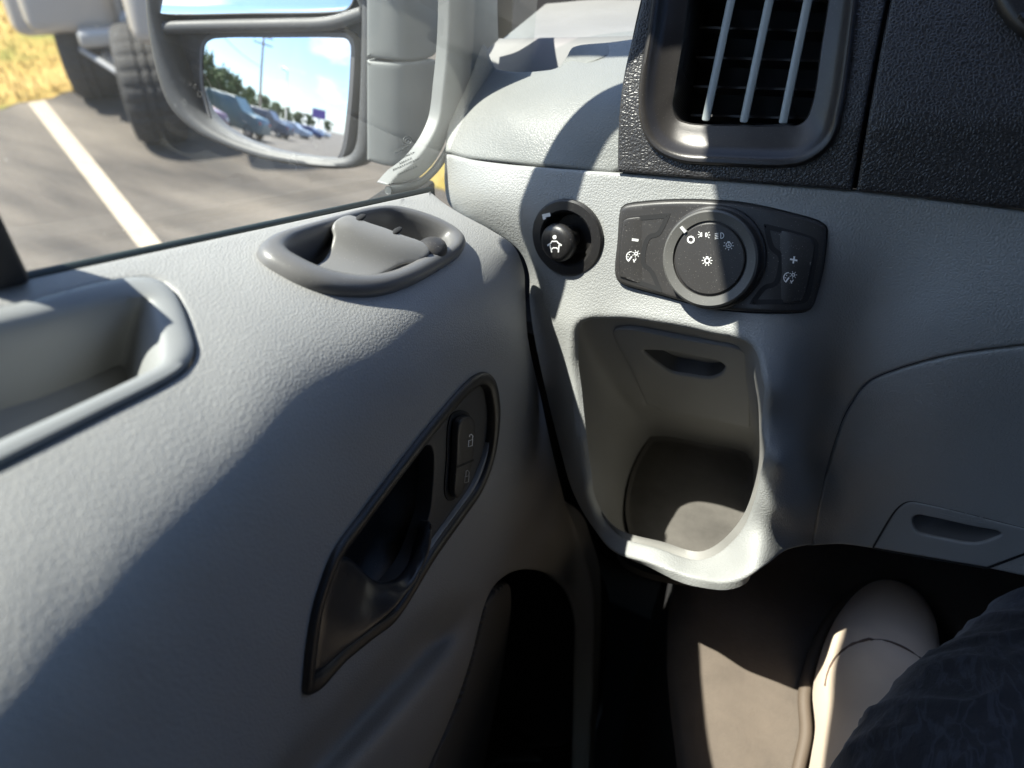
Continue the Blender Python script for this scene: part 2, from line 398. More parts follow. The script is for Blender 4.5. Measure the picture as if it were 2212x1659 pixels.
def door(x, y):
    d = ray(x, y); tx_ = fX(x, y) / d[0] if d[0] < -1e-3 else 9.0; ty_ = .475 / max(d[1], .04)
    h = max(0, .03 - abs(tx_ - ty_)) / .03; t = min(tx_, ty_) - h * h * .03 * .25      # the lining turns in towards its hinge edge
    return W(d * t)
# ================================================================== DASHBOARD
DB = thing('dashboard', 'pale grey grained dashboard with black vent panel, lamp switch and deep cubby', 'dashboard', (-.05, .55, CAMH - .35))
cub_hole_old = [(1236, 720), (1262, 690), (1330, 687), (1400, 694), (1500, 711), (1575, 728), (1622, 746), (1646, 790), (1652, 880), (1644, 985), (1632, 1060), (1606, 1130), (1570, 1185), (1520, 1203), (1450, 1190), (1380, 1168), (1320, 1148), (1282, 1100), (1262, 1040), (1250, 950), (1242, 850), (1234, 770)]
R0 = [(1250, 700), (1330, 688), (1420, 697), (1520, 715), (1622, 746), (1650, 830), (1652, 920), (1640, 1020), (1600, 1140), (1520, 1203), (1420, 1180), (1320, 1148), (1275, 1085), (1250, 950), (1240, 850), (1234, 770)]
cub_hole = R0
main_out = [(960, 330, 1), (1000, 341), (1100, 354), (1230, 366), (1333, 374), (1500, 386), (1842, 413), (2212, 456), (2450, 486, 1), (2450, 715, 1), (2212, 746), (2050, 768), (1930, 800), (1870, 828), (1838, 870), (1800, 970), (1775, 1070), (1755, 1176, 1),
  (1700, 1190), (1660, 1220), (1620, 1245), (1560, 1257), (1500, 1247), (1400, 1215), (1325, 1192), (1282, 1145), (1237, 1065), (1206, 960), (1174, 830), (1151, 720), (1142, 650), (1140, 590), (1121, 545), (1067, 503), (1003, 470), (970, 445), (959, 400)]
panel('lower_panel', main_out, dash, GREY, DB, holes=[cub_hole, circ(1226, 514, 66, 28, sy=1.08)], step=10, r=.0022, deep=.006, hole_lips=[(.0040, .003), (.001, .001)])
knee_out = [(1757, 1178, 1), (1777, 1071), (1803, 971), (1841, 873), (1873, 831), (1932, 804), (2052, 772), (2212, 750), (2450, 719, 1), (2450, 1290, 1), (2212, 1245), (2130, 1228), (1960, 1198), (1880, 1184), (1820, 1176)]
def knee(x, y):
    # finger slot of the small hatch
    return atY(x, y, fY(x, y))
slot_c = lambda x, y: math.exp(-((x - 2062 - (y - 1145) * .2) / 78) ** 6) * math.exp(-((y - (1147 + (x - 2062) * .17)) / 24) ** 4)
hatch_out = [(1887, 1183, 1), (1940, 1100), (1963, 1086), (2000, 1091), (2212, 1143), (2300, 1163, 1), (2132, 1226, 1), (1960, 1196)]
panel('knee_panel', knee_out, knee, GREY, DB, holes=[[(1960, 1122), (1980, 1105), (2057, 1118), (2160, 1142), (2180, 1156), (2134, 1180), (2082, 1184), (2006, 1169), (1970, 1155)]], step=12, r=.0016, deep=.003, hole_lips=[(.0005, .001)])
hatch_slot = [(1971, 1120), (1982, 1113), (2003, 1116), (2057, 1128), (2108, 1139), (2153, 1148), (2164, 1154), (2134, 1168), (2108, 1174), (2082, 1172), (2044, 1165), (2006, 1157), (1980, 1149), (1971, 1135)]
hp = panel('fuse_hatch', hatch_out, lambda x, y: atY(x, y, fY(x, y) - .0012), GREYS, DB, holes=[hatch_slot], step=8, r=.001, deep=.0016, hole_lips=[(.0014, .001)])
sweep('hatch_gap_shade', hatch_out, knee, [(-.002, .0002), (.0012, .0002), (.0012, -.002)], DARK, DB)  # dark strip laid in as the shade of the gap round the hatch
gl = lambda x, y: atY(x, y, fY(x, y) - .0012)
strokes('embossed_book_symbol', [([(2030, 1104), (2050, 1100), (2062, 1108), (2062, 1116), (2030, 1109)], 1.6, True), ([(2072, 1112), (2088, 1108), (2092, 1122), (2074, 1120)], 1.6, True), ([(2098, 1118), (2122, 1116), (2128, 1130), (2100, 1127)], 1.6, True)], gl, .0004, GREYS, hp)
VOIDB = mat('light_block_black', (.01, .01, .01), .9)
# --- cubby: rim loop, inner wall loops, floor
def lp(pts): return pts
R0 = [(1250, 700), (1330, 688), (1420, 697), (1520, 715), (1622, 746), (1650, 830), (1652, 920), (1640, 1020), (1600, 1140), (1520, 1203), (1420, 1180), (1320, 1148), (1275, 1085), (1250, 950), (1240, 850), (1234, 770)]
cz = -.520
def Yp(x, y, Y): return atY(x, y, Y)
def Zp(x, y, Z): return atZ(x, y, Z)
L1 = [Yp(1262, 716, .432), Yp(1330, 706, .434), Yp(1420, 716, .437), Yp(1520, 736, .437), Yp(1606, 764, .434), Yp(1632, 830, .425), Yp(1640, 920, .415), Yp(1636, 1020, .40), Yp(1598, 1125, .393), Yp(1520, 1190, .384), Yp(1430, 1170, .386), Yp(1335, 1142, .388), Yp(1290, 1080, .397), Yp(1266, 950, .408), Yp(1256, 850, .42), Yp(1250, 770, .43)]
L2 = [Yp(1330, 850, .475), Yp(1372, 866, .487), Yp(1420, 880, .495), Yp(1520, 900, .495), Yp(1618, 922, .49), Yp(1650, 950, .475), Yp(1660, 990, .455), Yp(1656, 1060, .432), Yp(1630, 1140, .412), Yp(1560, 1195, .40), Yp(1450, 1190, .40), Yp(1350, 1160, .40), Yp(1315, 1110, .41), Yp(1302, 1030, .43), Yp(1300, 960, .448), Yp(1308, 890, .465)]
L3 = [Zp(1398, 960, cz), Zp(1412, 946, cz), Zp(1450, 946, cz), Zp(1525, 960, cz), Zp(1600, 976, cz), Zp(1618, 990, cz), Zp(1626, 1010, cz), Zp(1622, 1080, cz), Zp(1600, 1160, cz), Zp(1540, 1210, cz), Zp(1450, 1208, cz), Zp(1372, 1180, cz), Zp(1352, 1140, cz), Zp(1350, 1090, cz), Zp(1362, 1030, cz), Zp(1382, 985, cz)]
def cl3(L, n):                     # smooth closed 3-D loop, n points, matched by control index
    out = []; k = n // len(L)
    A = [np.array(p) for p in L]; m_ = len(A)
    for i in range(m_):
        p0, p1, p2, p3 = A[i - 1], A[i], A[(i + 1) % m_], A[(i + 2) % m_]
        for q in range(k):
            t = q / k; out.append(Vector(.5 * (2 * p1 + (p2 - p0) * t + (2 * p0 - 5 * p1 + 4 * p2 - p3) * t * t + (3 * p1 - p0 - 3 * p2 + p3) * t ** 3)))
    return out
NL = 16 * 8
l1 = cl3(L1, NL); l2 = cl3(L2, NL); l3 = cl3(L3, NL)
def mixl(a, b, t): return [p.lerp(q, t) for p, q in zip(a, b)]
def cl2(L, n):
    out = []; k = n // len(L); A = [np.array(p, float) for p in L]; m_ = len(A)
    for i in range(m_):
        p0, p1, p2, p3 = A[i - 1], A[i], A[(i + 1) % m_], A[(i + 2) % m_]
        for q in range(k):
            t = q / k; out.append(tuple(.5 * (2 * p1 + (p2 - p0) * t + (2 * p0 - 5 * p1 + 4 * p2 - p3) * t * t + (3 * p1 - p0 - 3 * p2 + p3) * t ** 3)))
    return out
frr = edge_frames(cl2(R0, NL), dash)
lA = [p - n * .0055 + o * .0012 for p, n, o in frr]
V, F = loops_mesh([lA, mixl(lA, l1, .5), l1, mixl(l1, l2, .35), mixl(l1, l2, .7), l2, mixl(l2, l3, .12), mixl(l2, l3, .5), mixl(l2, l3, .9), mixl(l2, l3, 1.0)])
for i_, v_ in enumerate(V):
    a_, b_ = proj(v_)
    w_ = sm(1380, 1412, a_) * sm(1600, 1575, a_) * sm(742, 762, b_) * sm(868, 838, b_); V[i_] = v_ + (v_ - UP).normalized() * .032 * w_
cav = mesh('cubby', V, F, CAV, DB, angle=60)
fc = sum(l3, Vector()) / len(l3)
V, F = loops_mesh([[p + (p - fc) * .0 + Vector((0, 0, .006)) for p in l3], [p.lerp(fc, .035) + Vector((0, 0, .0045)) for p in l3], [p.lerp(fc, .07) + Vector((0, 0, .001)) for p in l3], [p.lerp(fc, .12) + Vector((0, 0, .0005)) for p in l3]], True, True)
V2_, F2_ = loops_mesh([[fc + (p - fc) * 1.12 - Vector((0, 0, .012)) for p in l3], [fc + (p - fc) * 1.12 - Vector((0, 0, .02)) for p in l3]], True, True, True); mesh('cubby_light_block', V2_, F2_, VOIDB, cav)  # unseen plate added to stop sunlight leaking under the cubby
CAVF = mat('dusty_black_mat', (.085, .078, .07), .75, fine=500, bump=.35, var=.4, dust=.2)
mesh('rubber_mat', V, F, CAVF, cav, angle=50)
# coin door on the back wall of the cubby
cavpts = TPS([(1328, 711, .4375), (1617, 762, .4365), (1470, 732, .4375), (1372, 800, .462), (1395, 874, .4965), (1618, 926, .492), (1500, 840, .472), (1618, 840, .462), (1410, 760, .449), (1520, 890, .492)], reg=.0004)
def coin(x, y): return atY(x, y, cavpts(x, y) - .005)
coin_out = [(1325, 716), (1345, 711), (1470, 733), (1600, 758), (1616, 775), (1618, 850), (1619, 924, 1), (1500, 900), (1397, 874, 1), (1365, 800)]
coin_slot = [(1388, 758), (1404, 757), (1450, 760), (1496, 769), (1553, 782), (1566, 793), (1558, 808), (1534, 818), (1488, 813), (1450, 806), (1419, 786), (1398, 769)]
panel('coin_hatch', coin_out, coin, CAV, cav, holes=[coin_slot], step=7, r=.0008, deep=.006, hole_lips=[(.0016, .001)])
def scooped(nm, outline, lift, d, m, par):
    ff = edge_frames(resample(cr_spline(outline, True, 2), 90), lift); dn = Vector((0, 0, -1))
    L = [[p + n * -.0022 + o * .0004 for p, n, o in ff]]
    for k, (a, sh_) in enumerate(((.35, .06), (.65, .18), (.88, .38), (1.0, .62), (1.04, .85))):
        c_ = sum((p for p, _, _ in ff), Vector()) / 90 + dn * .0
        L.append([(p - n * (d * a + .0022)).lerp(c_ - n * (d * a + .0022), sh_) for p, n, o in ff])
    V, F = loops_mesh(L, True, True); return mesh(nm, V, F, m, par)
scooped('finger_slot', coin_slot, coin, .020, mat('slot_shade_dark', (.07, .07, .072), .5, fine=1300, bump=.1), cav)  # cubby plastic darkened to stand for shade inside the slot
scooped('finger_slot', hatch_slot, lambda x, y: atY(x, y, fY(x, y) - .0012), .018, mat('slot_shade_grey', (.12, .125, .13), .5, fine=1300, bump=.1), hp)  # hatch grey darkened to stand for the slot's inner shade
# --- upper pod with open tray
podY = TPS([(962, 326, .477), (1100, 352, .4635), (1333, 374, .4600), (1333, 300, .470), (975, 240, .507), (1100, 240, .492), (1340, 230, .484), (1022, 118, .556), (1060, 150, .548), (1165, 151, .540), (1225, 130, .545), (1040, 88, .575), (1300, 92, .570), (1390, 80, .572), (1352, 170, .512), (1180, 190, .512)], reg=.0005)
def pod(x, y): return atY(x, y, podY(x, y))
pod_out = [(960, 326, 1), (963, 285), (975, 245), (990, 205), (1010, 160), (1018, 120), (1026, 97), (1040, 91), (1050, 97), (1060, 125), (1070, 143), (1090, 150), (1120, 153), (1165, 151), (1205, 143), (1220, 125), (1232, 103), (1245, 97), (1300, 92), (1392, 82, 1), (1390, 140, 1), (1372, 240, 1), (1350, 330), (1340, 362), (1325, 371), (1230, 363), (1100, 351), (1000, 338)]
panel('corner_pod', pod_out, pod, POD, DB, step=11, r=.0025, deep=.012)
tray_out = [(1030, 84), (1050, 82), (1240, 78), (1400, 74, 1), (1400, 170, 1), (1240, 180), (1100, 180), (1050, 170), (1020, 130)]
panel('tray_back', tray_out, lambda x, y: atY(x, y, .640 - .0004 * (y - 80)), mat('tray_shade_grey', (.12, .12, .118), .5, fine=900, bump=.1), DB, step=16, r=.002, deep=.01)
ridge = TPS([(1205, 143, .541), (1240, 99, .562), (1390, 82, .600), (1390, 96, .585), (1300, 125, .548), (1230, 146, .541)])
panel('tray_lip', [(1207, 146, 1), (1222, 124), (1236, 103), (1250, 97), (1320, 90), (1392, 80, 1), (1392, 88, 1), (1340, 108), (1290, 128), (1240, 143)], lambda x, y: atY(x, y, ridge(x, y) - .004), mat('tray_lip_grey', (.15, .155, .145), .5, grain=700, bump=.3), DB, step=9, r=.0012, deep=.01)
topz = lambda x, y: atZ(x, y, -.205 + .0)
tp = TPS([(1075, 88, .645), (1240, 80, .645), (1400, 76, .645), (1130, 45, .72), (1260, 30, .74), (1400, 30, .74), (1185, -2, .82), (1300, -60, .92), (1300, -150, 1.1), (1480, -60, .92), (1480, -150, 1.1)])
panel('dash_top', [(1068, 92, 1), (1130, 42), (1187, -5), (1250, -60), (1320, -150, 1), (1500, -150, 1), (1420, 76, 1), (1240, 82)], lambda x, y: atY(x, y, tp(x, y)), POD, DB, step=16, r=.006, deep=.02)
# --- black panels
vent_in = [(1496, -150, 1), (1478, 60), (1458, 180), (1450, 222), (1458, 250), (1485, 261), (1600, 265), (1708, 268), (1735, 255), (1752, 215), (1772, 90), (1790, -20), (1803, -150, 1)]
vent_out = [(1428, -150, 1), (1402, 60), (1384, 190), (1388, 265), (1415, 320), (1470, 349), (1560, 357), (1700, 361), (1752, 348), (1800, 308), (1822, 240), (1842, 100), (1855, -20), (1868, -150, 1)]
trim_out = [(1336, 371, 1), (1337, 300), (1341, 230), (1352, 150), (1374, 60), (1399, -40), (1428, -150, 1), (1938, -150, 1), (1918, -20), (1893, 110), (1868, 250), (1841, 411, 1), (1500, 385)]
trim_hole = [(1440, -135, 1), (1414, 60), (1397, 190), (1400, 262), (1425, 312), (1475, 339), (1560, 347), (1698, 351), (1746, 338), (1790, 300), (1811, 238), (1831, 100), (1844, -20), (1855, -135, 1)]
panel('vent_panel', trim_out, dash, BLK, DB, holes=[trim_hole], step=12, r=.0022, deep=.01, off=.003, hole_lips=[(.001, .004)])
glb_out = [(1850, 412, 1), (1877, 250), (1902, 110), (1928, -20), (1948, -150, 1), (2450, -150, 1), (2450, 480, 1), (2212, 452), (2000, 428)]
panel('black_side_panel', glb_out, dash, BLK, DB, step=13, r=.0022, deep=.008, off=.003)
panel('seam_blackout', [(1345, 395, 1), (1345, 150), (1420, -150, 1), (2460, -150, 1), (2460, 476, 1), (1850, 413)], dash, DARK, DB, holes=[[(p[0], p[1]) + tuple(p[2:]) for p in trim_hole]], step=20, off=-.008)  # black sheet added behind the seams so no light shows through
panel('gauge_hood', [(2120, -150, 1), (2128, -60), (2140, 0), (2165, 50), (2205, 88), (2260, 108), (2450, 120, 1), (2450, -150, 1)], dash, BLKS, DB, step=12, r=.005, deep=.004, off=.009)
# vent bezel
VT = link(bpy.data.objects.new('air_vent', bpy.data.meshes.new('air_vent')), None)
bpy.data.objects.remove(VT)
NB = 220
vo_ = resample(cr_spline(vent_out, True, 4), NB); vi_ = resample(cr_spline(vent_in, True, 4), NB)
fo_ = edge_frames(vo_, dash); fi_ = edge_frames(vi_, dash)
def ringmix(t, h): return [fo_[i][0].lerp(fi_[i][0], t) + fo_[i][1].lerp(fi_[i][1], t).normalized() * h for i in range(NB)]
prof = [(0, -.001), (0, .0045), (.03, .0062), (.08, .0072), (.14, .0072), (.2, .0064), (.26, .0048), (.34, .002), (.5, -.001), (.8, -.0035), (.95, -.005), (1.0, -.007), (1.0, -.05)]
V, F = loops_mesh([ringmix(t, h) for t, h in prof], True, False)
VT = mesh('vent_bezel', V, F, BRZ, DB, angle=30)
V, F = loops_mesh([ringmix(1.0, -.012), ringmix(1.0, -.062)], True, True)
mesh('duct', V, F, DARK, VT, angle=30)
def slat(x0, y0, x1, y1, wd, m, nm, d0=-.012, depth=.016):
    bm = bmesh.new(); a, na, ua, _ = frame(dash, x0, y0); b, nb, ub, _ = frame(dash, x1, y1); u = ua.normalized()
    la = u * wd / 2
    pts = []
    for (p, n) in ((a, na), (b, nb)):
        bk = (p - UP).normalized(); q0 = p + bk * (-d0); q1 = p + bk * (depth - d0); pts.append([q0 - la, q0 + la, q1 + la * .9, q1 - la * .9])
    box_pts(bm, pts[0] + pts[1]); bevel_all(bm, wd * .28, 2); return bmobj(nm, bm, m, VT)
for (x0, y0, x1, y1) in ((1605, -120, 1524, 262), (1688, -120, 1606, 266), (1770, -120, 1691, 268)):
    slat(x0, y0, x1, y1, .0054, SLATM, 'vent_slat')
for k in range(6):
    y = 230 - k * 70
    bm = bmesh.new(); a = dash(1462 + k * 7, y - 6); b = dash(1760 + k * 6, y); n = frame(dash, 1600, y)[1]; v = (dash(1600, y + 2) - dash(1600, y)).normalized()
    box_pts(bm, [a - n * .034 - v * .0008, b - n * .034 - v * .0008, b - n * .034 + v * .0008, a - n * .034 + v * .0008, a - n * .05 - v * .001, b - n * .05 - v * .001, b - n * .05 + v * .001, a - n * .05 + v * .001]); bmobj('rear_vane', bm, SWB, VT)
# --- mirror adjuster
c, n, _, _ = frame(dash, 1226, 514)
MK = lathe('mirror_adjuster', c, n, [(.0278, -.001), (.0278, .0014), (.0266, .0028), (.0207, .0030), (.0192, .0016), (.0172, -.005), (.0145, -.011), (.004, -.012), (0, -.012)], BLKS, DB, 72, 28)
kn = (n * 1.0 + Vector((-.12, 0, -.10))).normalized(); kc = c - n * .008 + Vector((-.0015, 0, -.0012))
lathe('joystick', kc, kn, [(.0085, 0), (.0088, .004), (.0095, .0085), (.0125, .011), (.0138, .014), (.0136, .0172), (.0122, .0194), (.0096, .0206), (.005, .0209), (0, .0209)], BLKS, MK, 64, 60, ripple=(2, 3, .03))
kl = plane_lift(kc + kn * .0211, kn)
_f = kc + kn * .0211
kx, ky = proj(_f); ox, oy = kx - 1204, ky - 520
def sh(items, dx, dy): return [([(a + dx, b + dy) for a, b in P], w_, cl) for P, w_, cl in items]
strokes('mirror_symbol', sh([(circ(1205, 503, 2.2, 12), 4.4, True), ([(1192, 519), (1197, 516), (1199, 512), (1210, 512), (1213, 516), (1218, 519)], 2.4, False), ([(1195, 519), (1197, 528), (1199, 536)], 2.4, False), ([(1215, 519), (1214, 528), (1213, 536)], 2.4, False), ([(1198, 530), (1202, 526), (1209, 526), (1214, 530)], 2.2, False), ([(1191, 518), (1191, 522)], 3, False), ([(1219, 518), (1219, 522)], 3, False)], ox, oy), kl, 0, WHT, MK)
bl = lambda x, y: dash(x, y) + n * .0028
strokes('position_mark', [(circ(1226, 444, 3.8, 20, sy=1.25), 2.2, True)], bl, .0008, WHT, MK)
strokes('turn_mark', [([(1176, 465), (1193, 461)], 8, False), ([(1177, 470), (1183, 468)], 6, False)], bl, .0006, WHT, MK)
strokes('turn_mark', [([(1259, 464), (1274, 466)], 8, False), ([(1268, 470), (1273, 477)], 6, False)], bl, .0006, WHT, MK)
# --- lamp switch
sw_out = [(1345, 450), (1352, 444), (1406, 436), (1470, 433), (1531, 434), (1606, 440), (1700, 460), (1770, 481), (1783, 492), (1784, 503), (1776, 575), (1760, 640), (1750, 662), (1740, 670), (1656, 674), (1606, 672), (1531, 663), (1436, 638), (1350, 613), (1337, 604), (1332, 588), (1337, 525)]
SWc, SWn, _, _ = frame(dash, 1545, 556)
swl = dash
SWP = panel('lamp_switch', sw_out, dash, SWB, DB, step=10, r=.0022, deep=.002, off=.0042)
sweep('switch_gap_shade', sw_out, dash, [(-.002, .0003), (.0011, .0003), (.0011, -.001)], DARK, DB)  # dark ribbon drawn as gap shade round the switch body
lb = [(1355, 474), (1362, 471), (1450, 462, 1), (1427, 505), (1408, 512), (1399, 530), (1396, 550), (1397, 568), (1412, 582), (1433, 628, 1), (1346, 596, 1), (1345, 560), (1348, 515)]
rb = [(1655, 486, 1), (1755, 516), (1762, 524), (1752, 590), (1739, 640), (1732, 648), (1626, 655, 1), (1654, 618), (1674, 610), (1684, 580), (1685, 553), (1668, 536)]
def dishl(cx, s): return lambda x, y: atY(x, y, fY(x, y)) + SWn * (.0042 - .0022 * sm(60, 10, abs(x - cx)))
for bo, cx, nm in ((lb, 1425, 'dimmer_button'), (rb, 1655, 'dimmer_button')):
    f = dishl(cx, 1)
    b_ = panel(nm, bo, f, SWB, SWP, step=6, r=.0007, deep=.001, off=.0012)
    sweep('button_gap_shade', bo, dash, [(-.0022, .00440), (.0009, .00440), (.0009, .003)], DARK, SWP)  # seam shade round the button, put in as a dark strip
    d_ = 1 if cx < 1500 else 0
    if d_:
        strokes('minus_symbol', [([(1371.5, 516), (1384, 518)], 5, False)], f, .00135, WHT, SWP)
        gx, gy = 1370, 553
    else:
        strokes('plus_symbol', [([(1710.5, 558), (1725.5, 561)], 3.4, False), ([(1719.3, 552), (1716.6, 567)], 3.4, False)], f, .00135, WHT, SWP)
        gx, gy = 1707, 598
    bx, by = gx + 9.5, gy - 6.5
    it = [(circ(gx, gy, 10, 16, 120, 275, sy=1.1), 1.8, False), ([(gx - 6, gy + 9), (gx + 1, gy - 1)], 3, False), ([(gx - 5, gy - 6), (gx - 3, gy - 4)], 1.5, False), ([(gx - 8, gy), (gx - 5, gy)], 1.5, False),
          (circ(gx, gy, 10, 8, 20, 62, sy=1.1), 2, False), ([(gx + 4, gy + 5), (gx + 6, gy + 12)], 2, False), (circ(bx, by, 3.0, 14), 2, True)] + rays_(bx, by, 5, 8, 7, 0, 360, 1.2)
    strokes('gauge_symbol', it, f, .00135, WHT, SWP)
    for (px_, py_) in (((1357, 484), (1350, 586)) if d_ else ((1749, 527), (1727, 643))):
        strokes('pip', [(circ(px_, py_, .9, 8), 1.8, True)], f, .0014, SWB, SWP)
kb = lathe('switch_knob', SWc, SWn, [(.0335, .003), (.0335, .0058), (.0327, .0068), (.0316, .0072), (.0313, .0115), (.0307, .0130), (.0298, .0138), (.0240, .0124), (.0237, .0112), (.0230, .0112), (.0227, .0124), (.0220, .0129), (0, .0130)], SWB, SWP, 96, 24)
kp = plane_lift(SWc + SWn * .0131, SWn)
fx, fy = proj(SWc + SWn * .0131); dx_, dy_ = fx - 1532.5, fy - 565
print('KNOB', fx, fy)
RINGM = mat('knob_ring', (.10, .098, .092), .42, fine=2200, bump=.1, var=.08, dust=.5)
u_, v_, n_ = basis(SWn)
V, F = loops_mesh([[SWc + u_ * math.cos(a) * r_ + v_ * math.sin(a) * r_ + SWn * h_ for a in [2 * math.pi * i / 96 for i in range(96)]] for r_, h_ in ((.0308, .0131), (.0296, .01405), (.0242, .01275), (.0239, .0115))])
mesh('knob_ring', V, F, RINGM, SWP, angle=30)
ic = [(circ(1494, 522.5, 6.6, 24), 3.2, True),
      (circ(1517.5, 511.8, 3.4, 14, 90, 270, sy=1.25) + circ(1517.5, 511.8, 3.4, 2, 270, 272), 1.5, True)] + \
     [([(1513 - 0, 508), (1510.5, 505)], 1.2, False), ([(1512, 511.5), (1509, 511.5)], 1.2, False), ([(1513, 515), (1510.5, 518)], 1.2, False)] + \
     [(circ(1526, 512.2, 3.4, 14, -90, 90, sy=1.25), 1.5, True), ([(1531, 508.5), (1534.5, 506)], 1.2, False), ([(1532, 512.5), (1536, 512.5)], 1.2, False), ([(1531, 516.5), (1534, 519)], 1.2, False)] + \
     [(circ(1558.5, 513.8, 6.6, 16, -90, 90, sy=.95) , 1.5, True)] + [([(1545.5, 510.2 + k * 3.6), (1553.5, 508.6 + k * 3.5)], 1.4, False) for k in range(4)] + \
     [(circ(1575.5, 534.2, 5.6, 20), 1.4, True), ([(1573.6, 537), (1575.6, 531), (1577.8, 537)], 1.1, False), ([(1574.3, 535.2), (1577, 535.2)], 1, False), ([(1572.8, 527), (1578.6, 527)], 1.6, False)] + rays_(1575.5, 534.2, 8.3, 11.3, 7, -30, 210, 1.3) + \
     [(circ(1529.2, 568, 5.2, 20), 2.8, True), ([(1526.5, 560), (1532, 560)], 2.2, False)] + rays_(1529.2, 568, 8.2, 11.5, 8, -40, 220, 1.6)
strokes('lamp_symbols', sh(ic, dx_, dy_), kp, .0002, WHT, SWP)
strokes('knob_pointer', sh([([(1473.5, 494.5), (1483.2, 506.5)], 6.4, False)], dx_, dy_), lambda x, y: kp(x, y), .0012, mat('pointer', (.5, .5, .5), .4), SWP, thick=.002)
# ================================================================== DRIVER DOOR
DR = thing('driver_door', 'pale grey grained door lining under the side window, with pull cup and black lever', 'door', (-.3, .3, CAMH - .3))
door_out = [(-420, 699, 1), (65, 596), (500, 503), (930, 411, 1), (960, 436), (1000, 461), (1060, 493), (1112, 530), (1132, 575), (1136, 640), (1142, 730), (1168, 850), (1196, 980), (1228, 1100), (1258, 1190), (1278, 1260), (1282, 1400), (1268, 1700), (1255, 1900, 1), (-420, 1900, 1)]
tray_rim = [(-420, 770, 1), (-200, 716), (0, 668), (100, 643), (225, 610), (300, 599), (342, 603), (374, 624), (398, 668), (420, 735), (424, 755), (418, 777), (395, 802), (350, 831), (200, 907), (0, 1008), (-200, 1112), (-420, 1230, 1)]
cup_hole = [(575, 549), (600, 530), (660, 508), (720, 490), (840, 470), (895, 480), (950, 500), (980, 520), (985, 538), (965, 560), (900, 600), (820, 632), (760, 635), (700, 625), (650, 608), (600, 580)]
hb_out = [(655, 1499), (654, 1454), (670, 1330), (688, 1265), (718, 1190), (780, 1104), (850, 1012), (925, 917), (1000, 830), (1022, 811), (1045, 803), (1062, 815), (1072, 850), (1075, 890), (1068, 962), (1052, 1020), (1030, 1068), (990, 1125), (935, 1202), (845, 1342), (800, 1377), (740, 1426), (675, 1494)]
hb_hole = [(664, 1480), (664, 1445), (680, 1330), (700, 1265), (728, 1198), (790, 1110), (860, 1020), (935, 925), (1005, 842), (1025, 824), (1043, 818), (1055, 830), (1062, 855), (1064, 890), (1057, 958), (1042, 1010), (1020, 1058), (980, 1115), (925, 1192), (838, 1325), (790, 1362), (735, 1410), (682, 1474)]
pk_hole = [(1052, 1305), (1068, 1272), (1095, 1248), (1125, 1236), (1160, 1236), (1200, 1250), (1228, 1280), (1238, 1330), (1236, 1450), (1232, 1650), (1222, 1880, 1), (845, 1880, 1), (885, 1760), (930, 1659), (985, 1530), (1022, 1420)]
panel('door_lining', door_out, door, GREYD, DR, holes=[tray_rim, cup_hole, hb_hole, pk_hole], step=11, r=.003, deep=.02, hole_lips=[(.0022, .006), (.001, .002), (.001, .006), (.006, .012)])
# --- grab tray let into the door top
tr_in = [(-420, 830, 1), (-200, 775), (0, 723), (100, 700), (225, 664), (275, 648), (296, 650), (306, 668), (316, 705), (330, 765), (332, 780), (322, 790), (290, 806), (240, 830), (140, 876), (0, 938), (-200, 1035), (-420, 1150, 1)]
NT = 200
a_ = resample(cr_spline(tray_rim, True, 5), NT); b_ = resample(cr_spline(tr_in, True, 5), NT)
# match by angle-free start: both begin at the same far corner
fa = edge_frames(a_, door); fb = edge_frames(b_, door)
def trm(t, h, push=0): return [fa[i][0].lerp(fb[i][0], t) + fa[i][1].lerp(fb[i][1], t).normalized() * h for i in range(NT)]
prof = [(.04, -.006), (.04, -.0006), (.07, .0012), (.13, .0022), (.35, .0026), (.60, .0022), (.74, .0010), (.86, -.0025), (.95, -.0075), (1.0, -.013), (1.03, -.022), (1.06, -.034)]
V, F = loops_mesh([trm(t, h) for t, h in prof], True, True)
TRAYM = mat('tray_grey', (.24, .248, .248), .5, fine=900, bump=.12, var=.04)
mesh('grab_tray', V, F, TRAYM, DR, angle=45)
# --- pull cup
cup_out = [(553, 548), (572, 530), (640, 507), (715, 486), (790, 466), (842, 462), (900, 473), (958, 494), (992, 516), (1001, 532), (992, 552), (945, 586), (880, 621), (820, 640), (760, 643), (700, 635), (650, 618), (600, 592), (562, 566)]
cup_in = [(627, 553), (636, 540), (665, 525), (715, 508), (790, 484), (838, 476), (885, 484), (935, 503), (955, 516), (958, 530), (948, 542), (915, 553), (878, 574), (840, 591), (790, 602), (740, 600), (690, 590), (655, 575), (633, 562)]
NC = 150
a_ = resample(cr_spline(cup_out, True, 3), NC); b_ = resample(cr_spline(cup_in, True, 3), NC)
fa2 = edge_frames(a_, door); fb2 = edge_frames(b_, door)
def cpm(t, h): return [fa2[i][0].lerp(fb2[i][0], t) + fa2[i][1].lerp(fb2[i][1], t).normalized() * h for i in range(NC)]
prof = [(0.0, -.002), (0.0, .001), (.05, .0042), (.15, .0060), (.3, .0074), (.5, .0078), (.68, .0072), (.82, .0052), (.92, .0015), (1.0, -.005), (1.03, -.012), (1.08, -.028)]
V, F = loops_mesh([cpm(t, h) for t, h in prof], True, True)
CUP = mesh('pull_cup', V, F, GRIP, DR, angle=60)
def sc(x, y):
    dx, dy = (920 - 740), (526 - 464); L_ = math.hypot(dx, dy); d = ((y - 464) * dx - (x - 740) * dy) / L_
    return -.005 + .016 * (1 - sm(-12, 112, d))
sc_out = [(717, 492), (722, 478), (735, 468), (750, 463), (765, 465), (791, 477), (836, 492), (871, 506), (917, 524), (930, 545), (905, 566), (870, 572), (811, 598), (772, 606), (704, 594), (674, 580), (699, 559), (713, 537), (721, 506)]
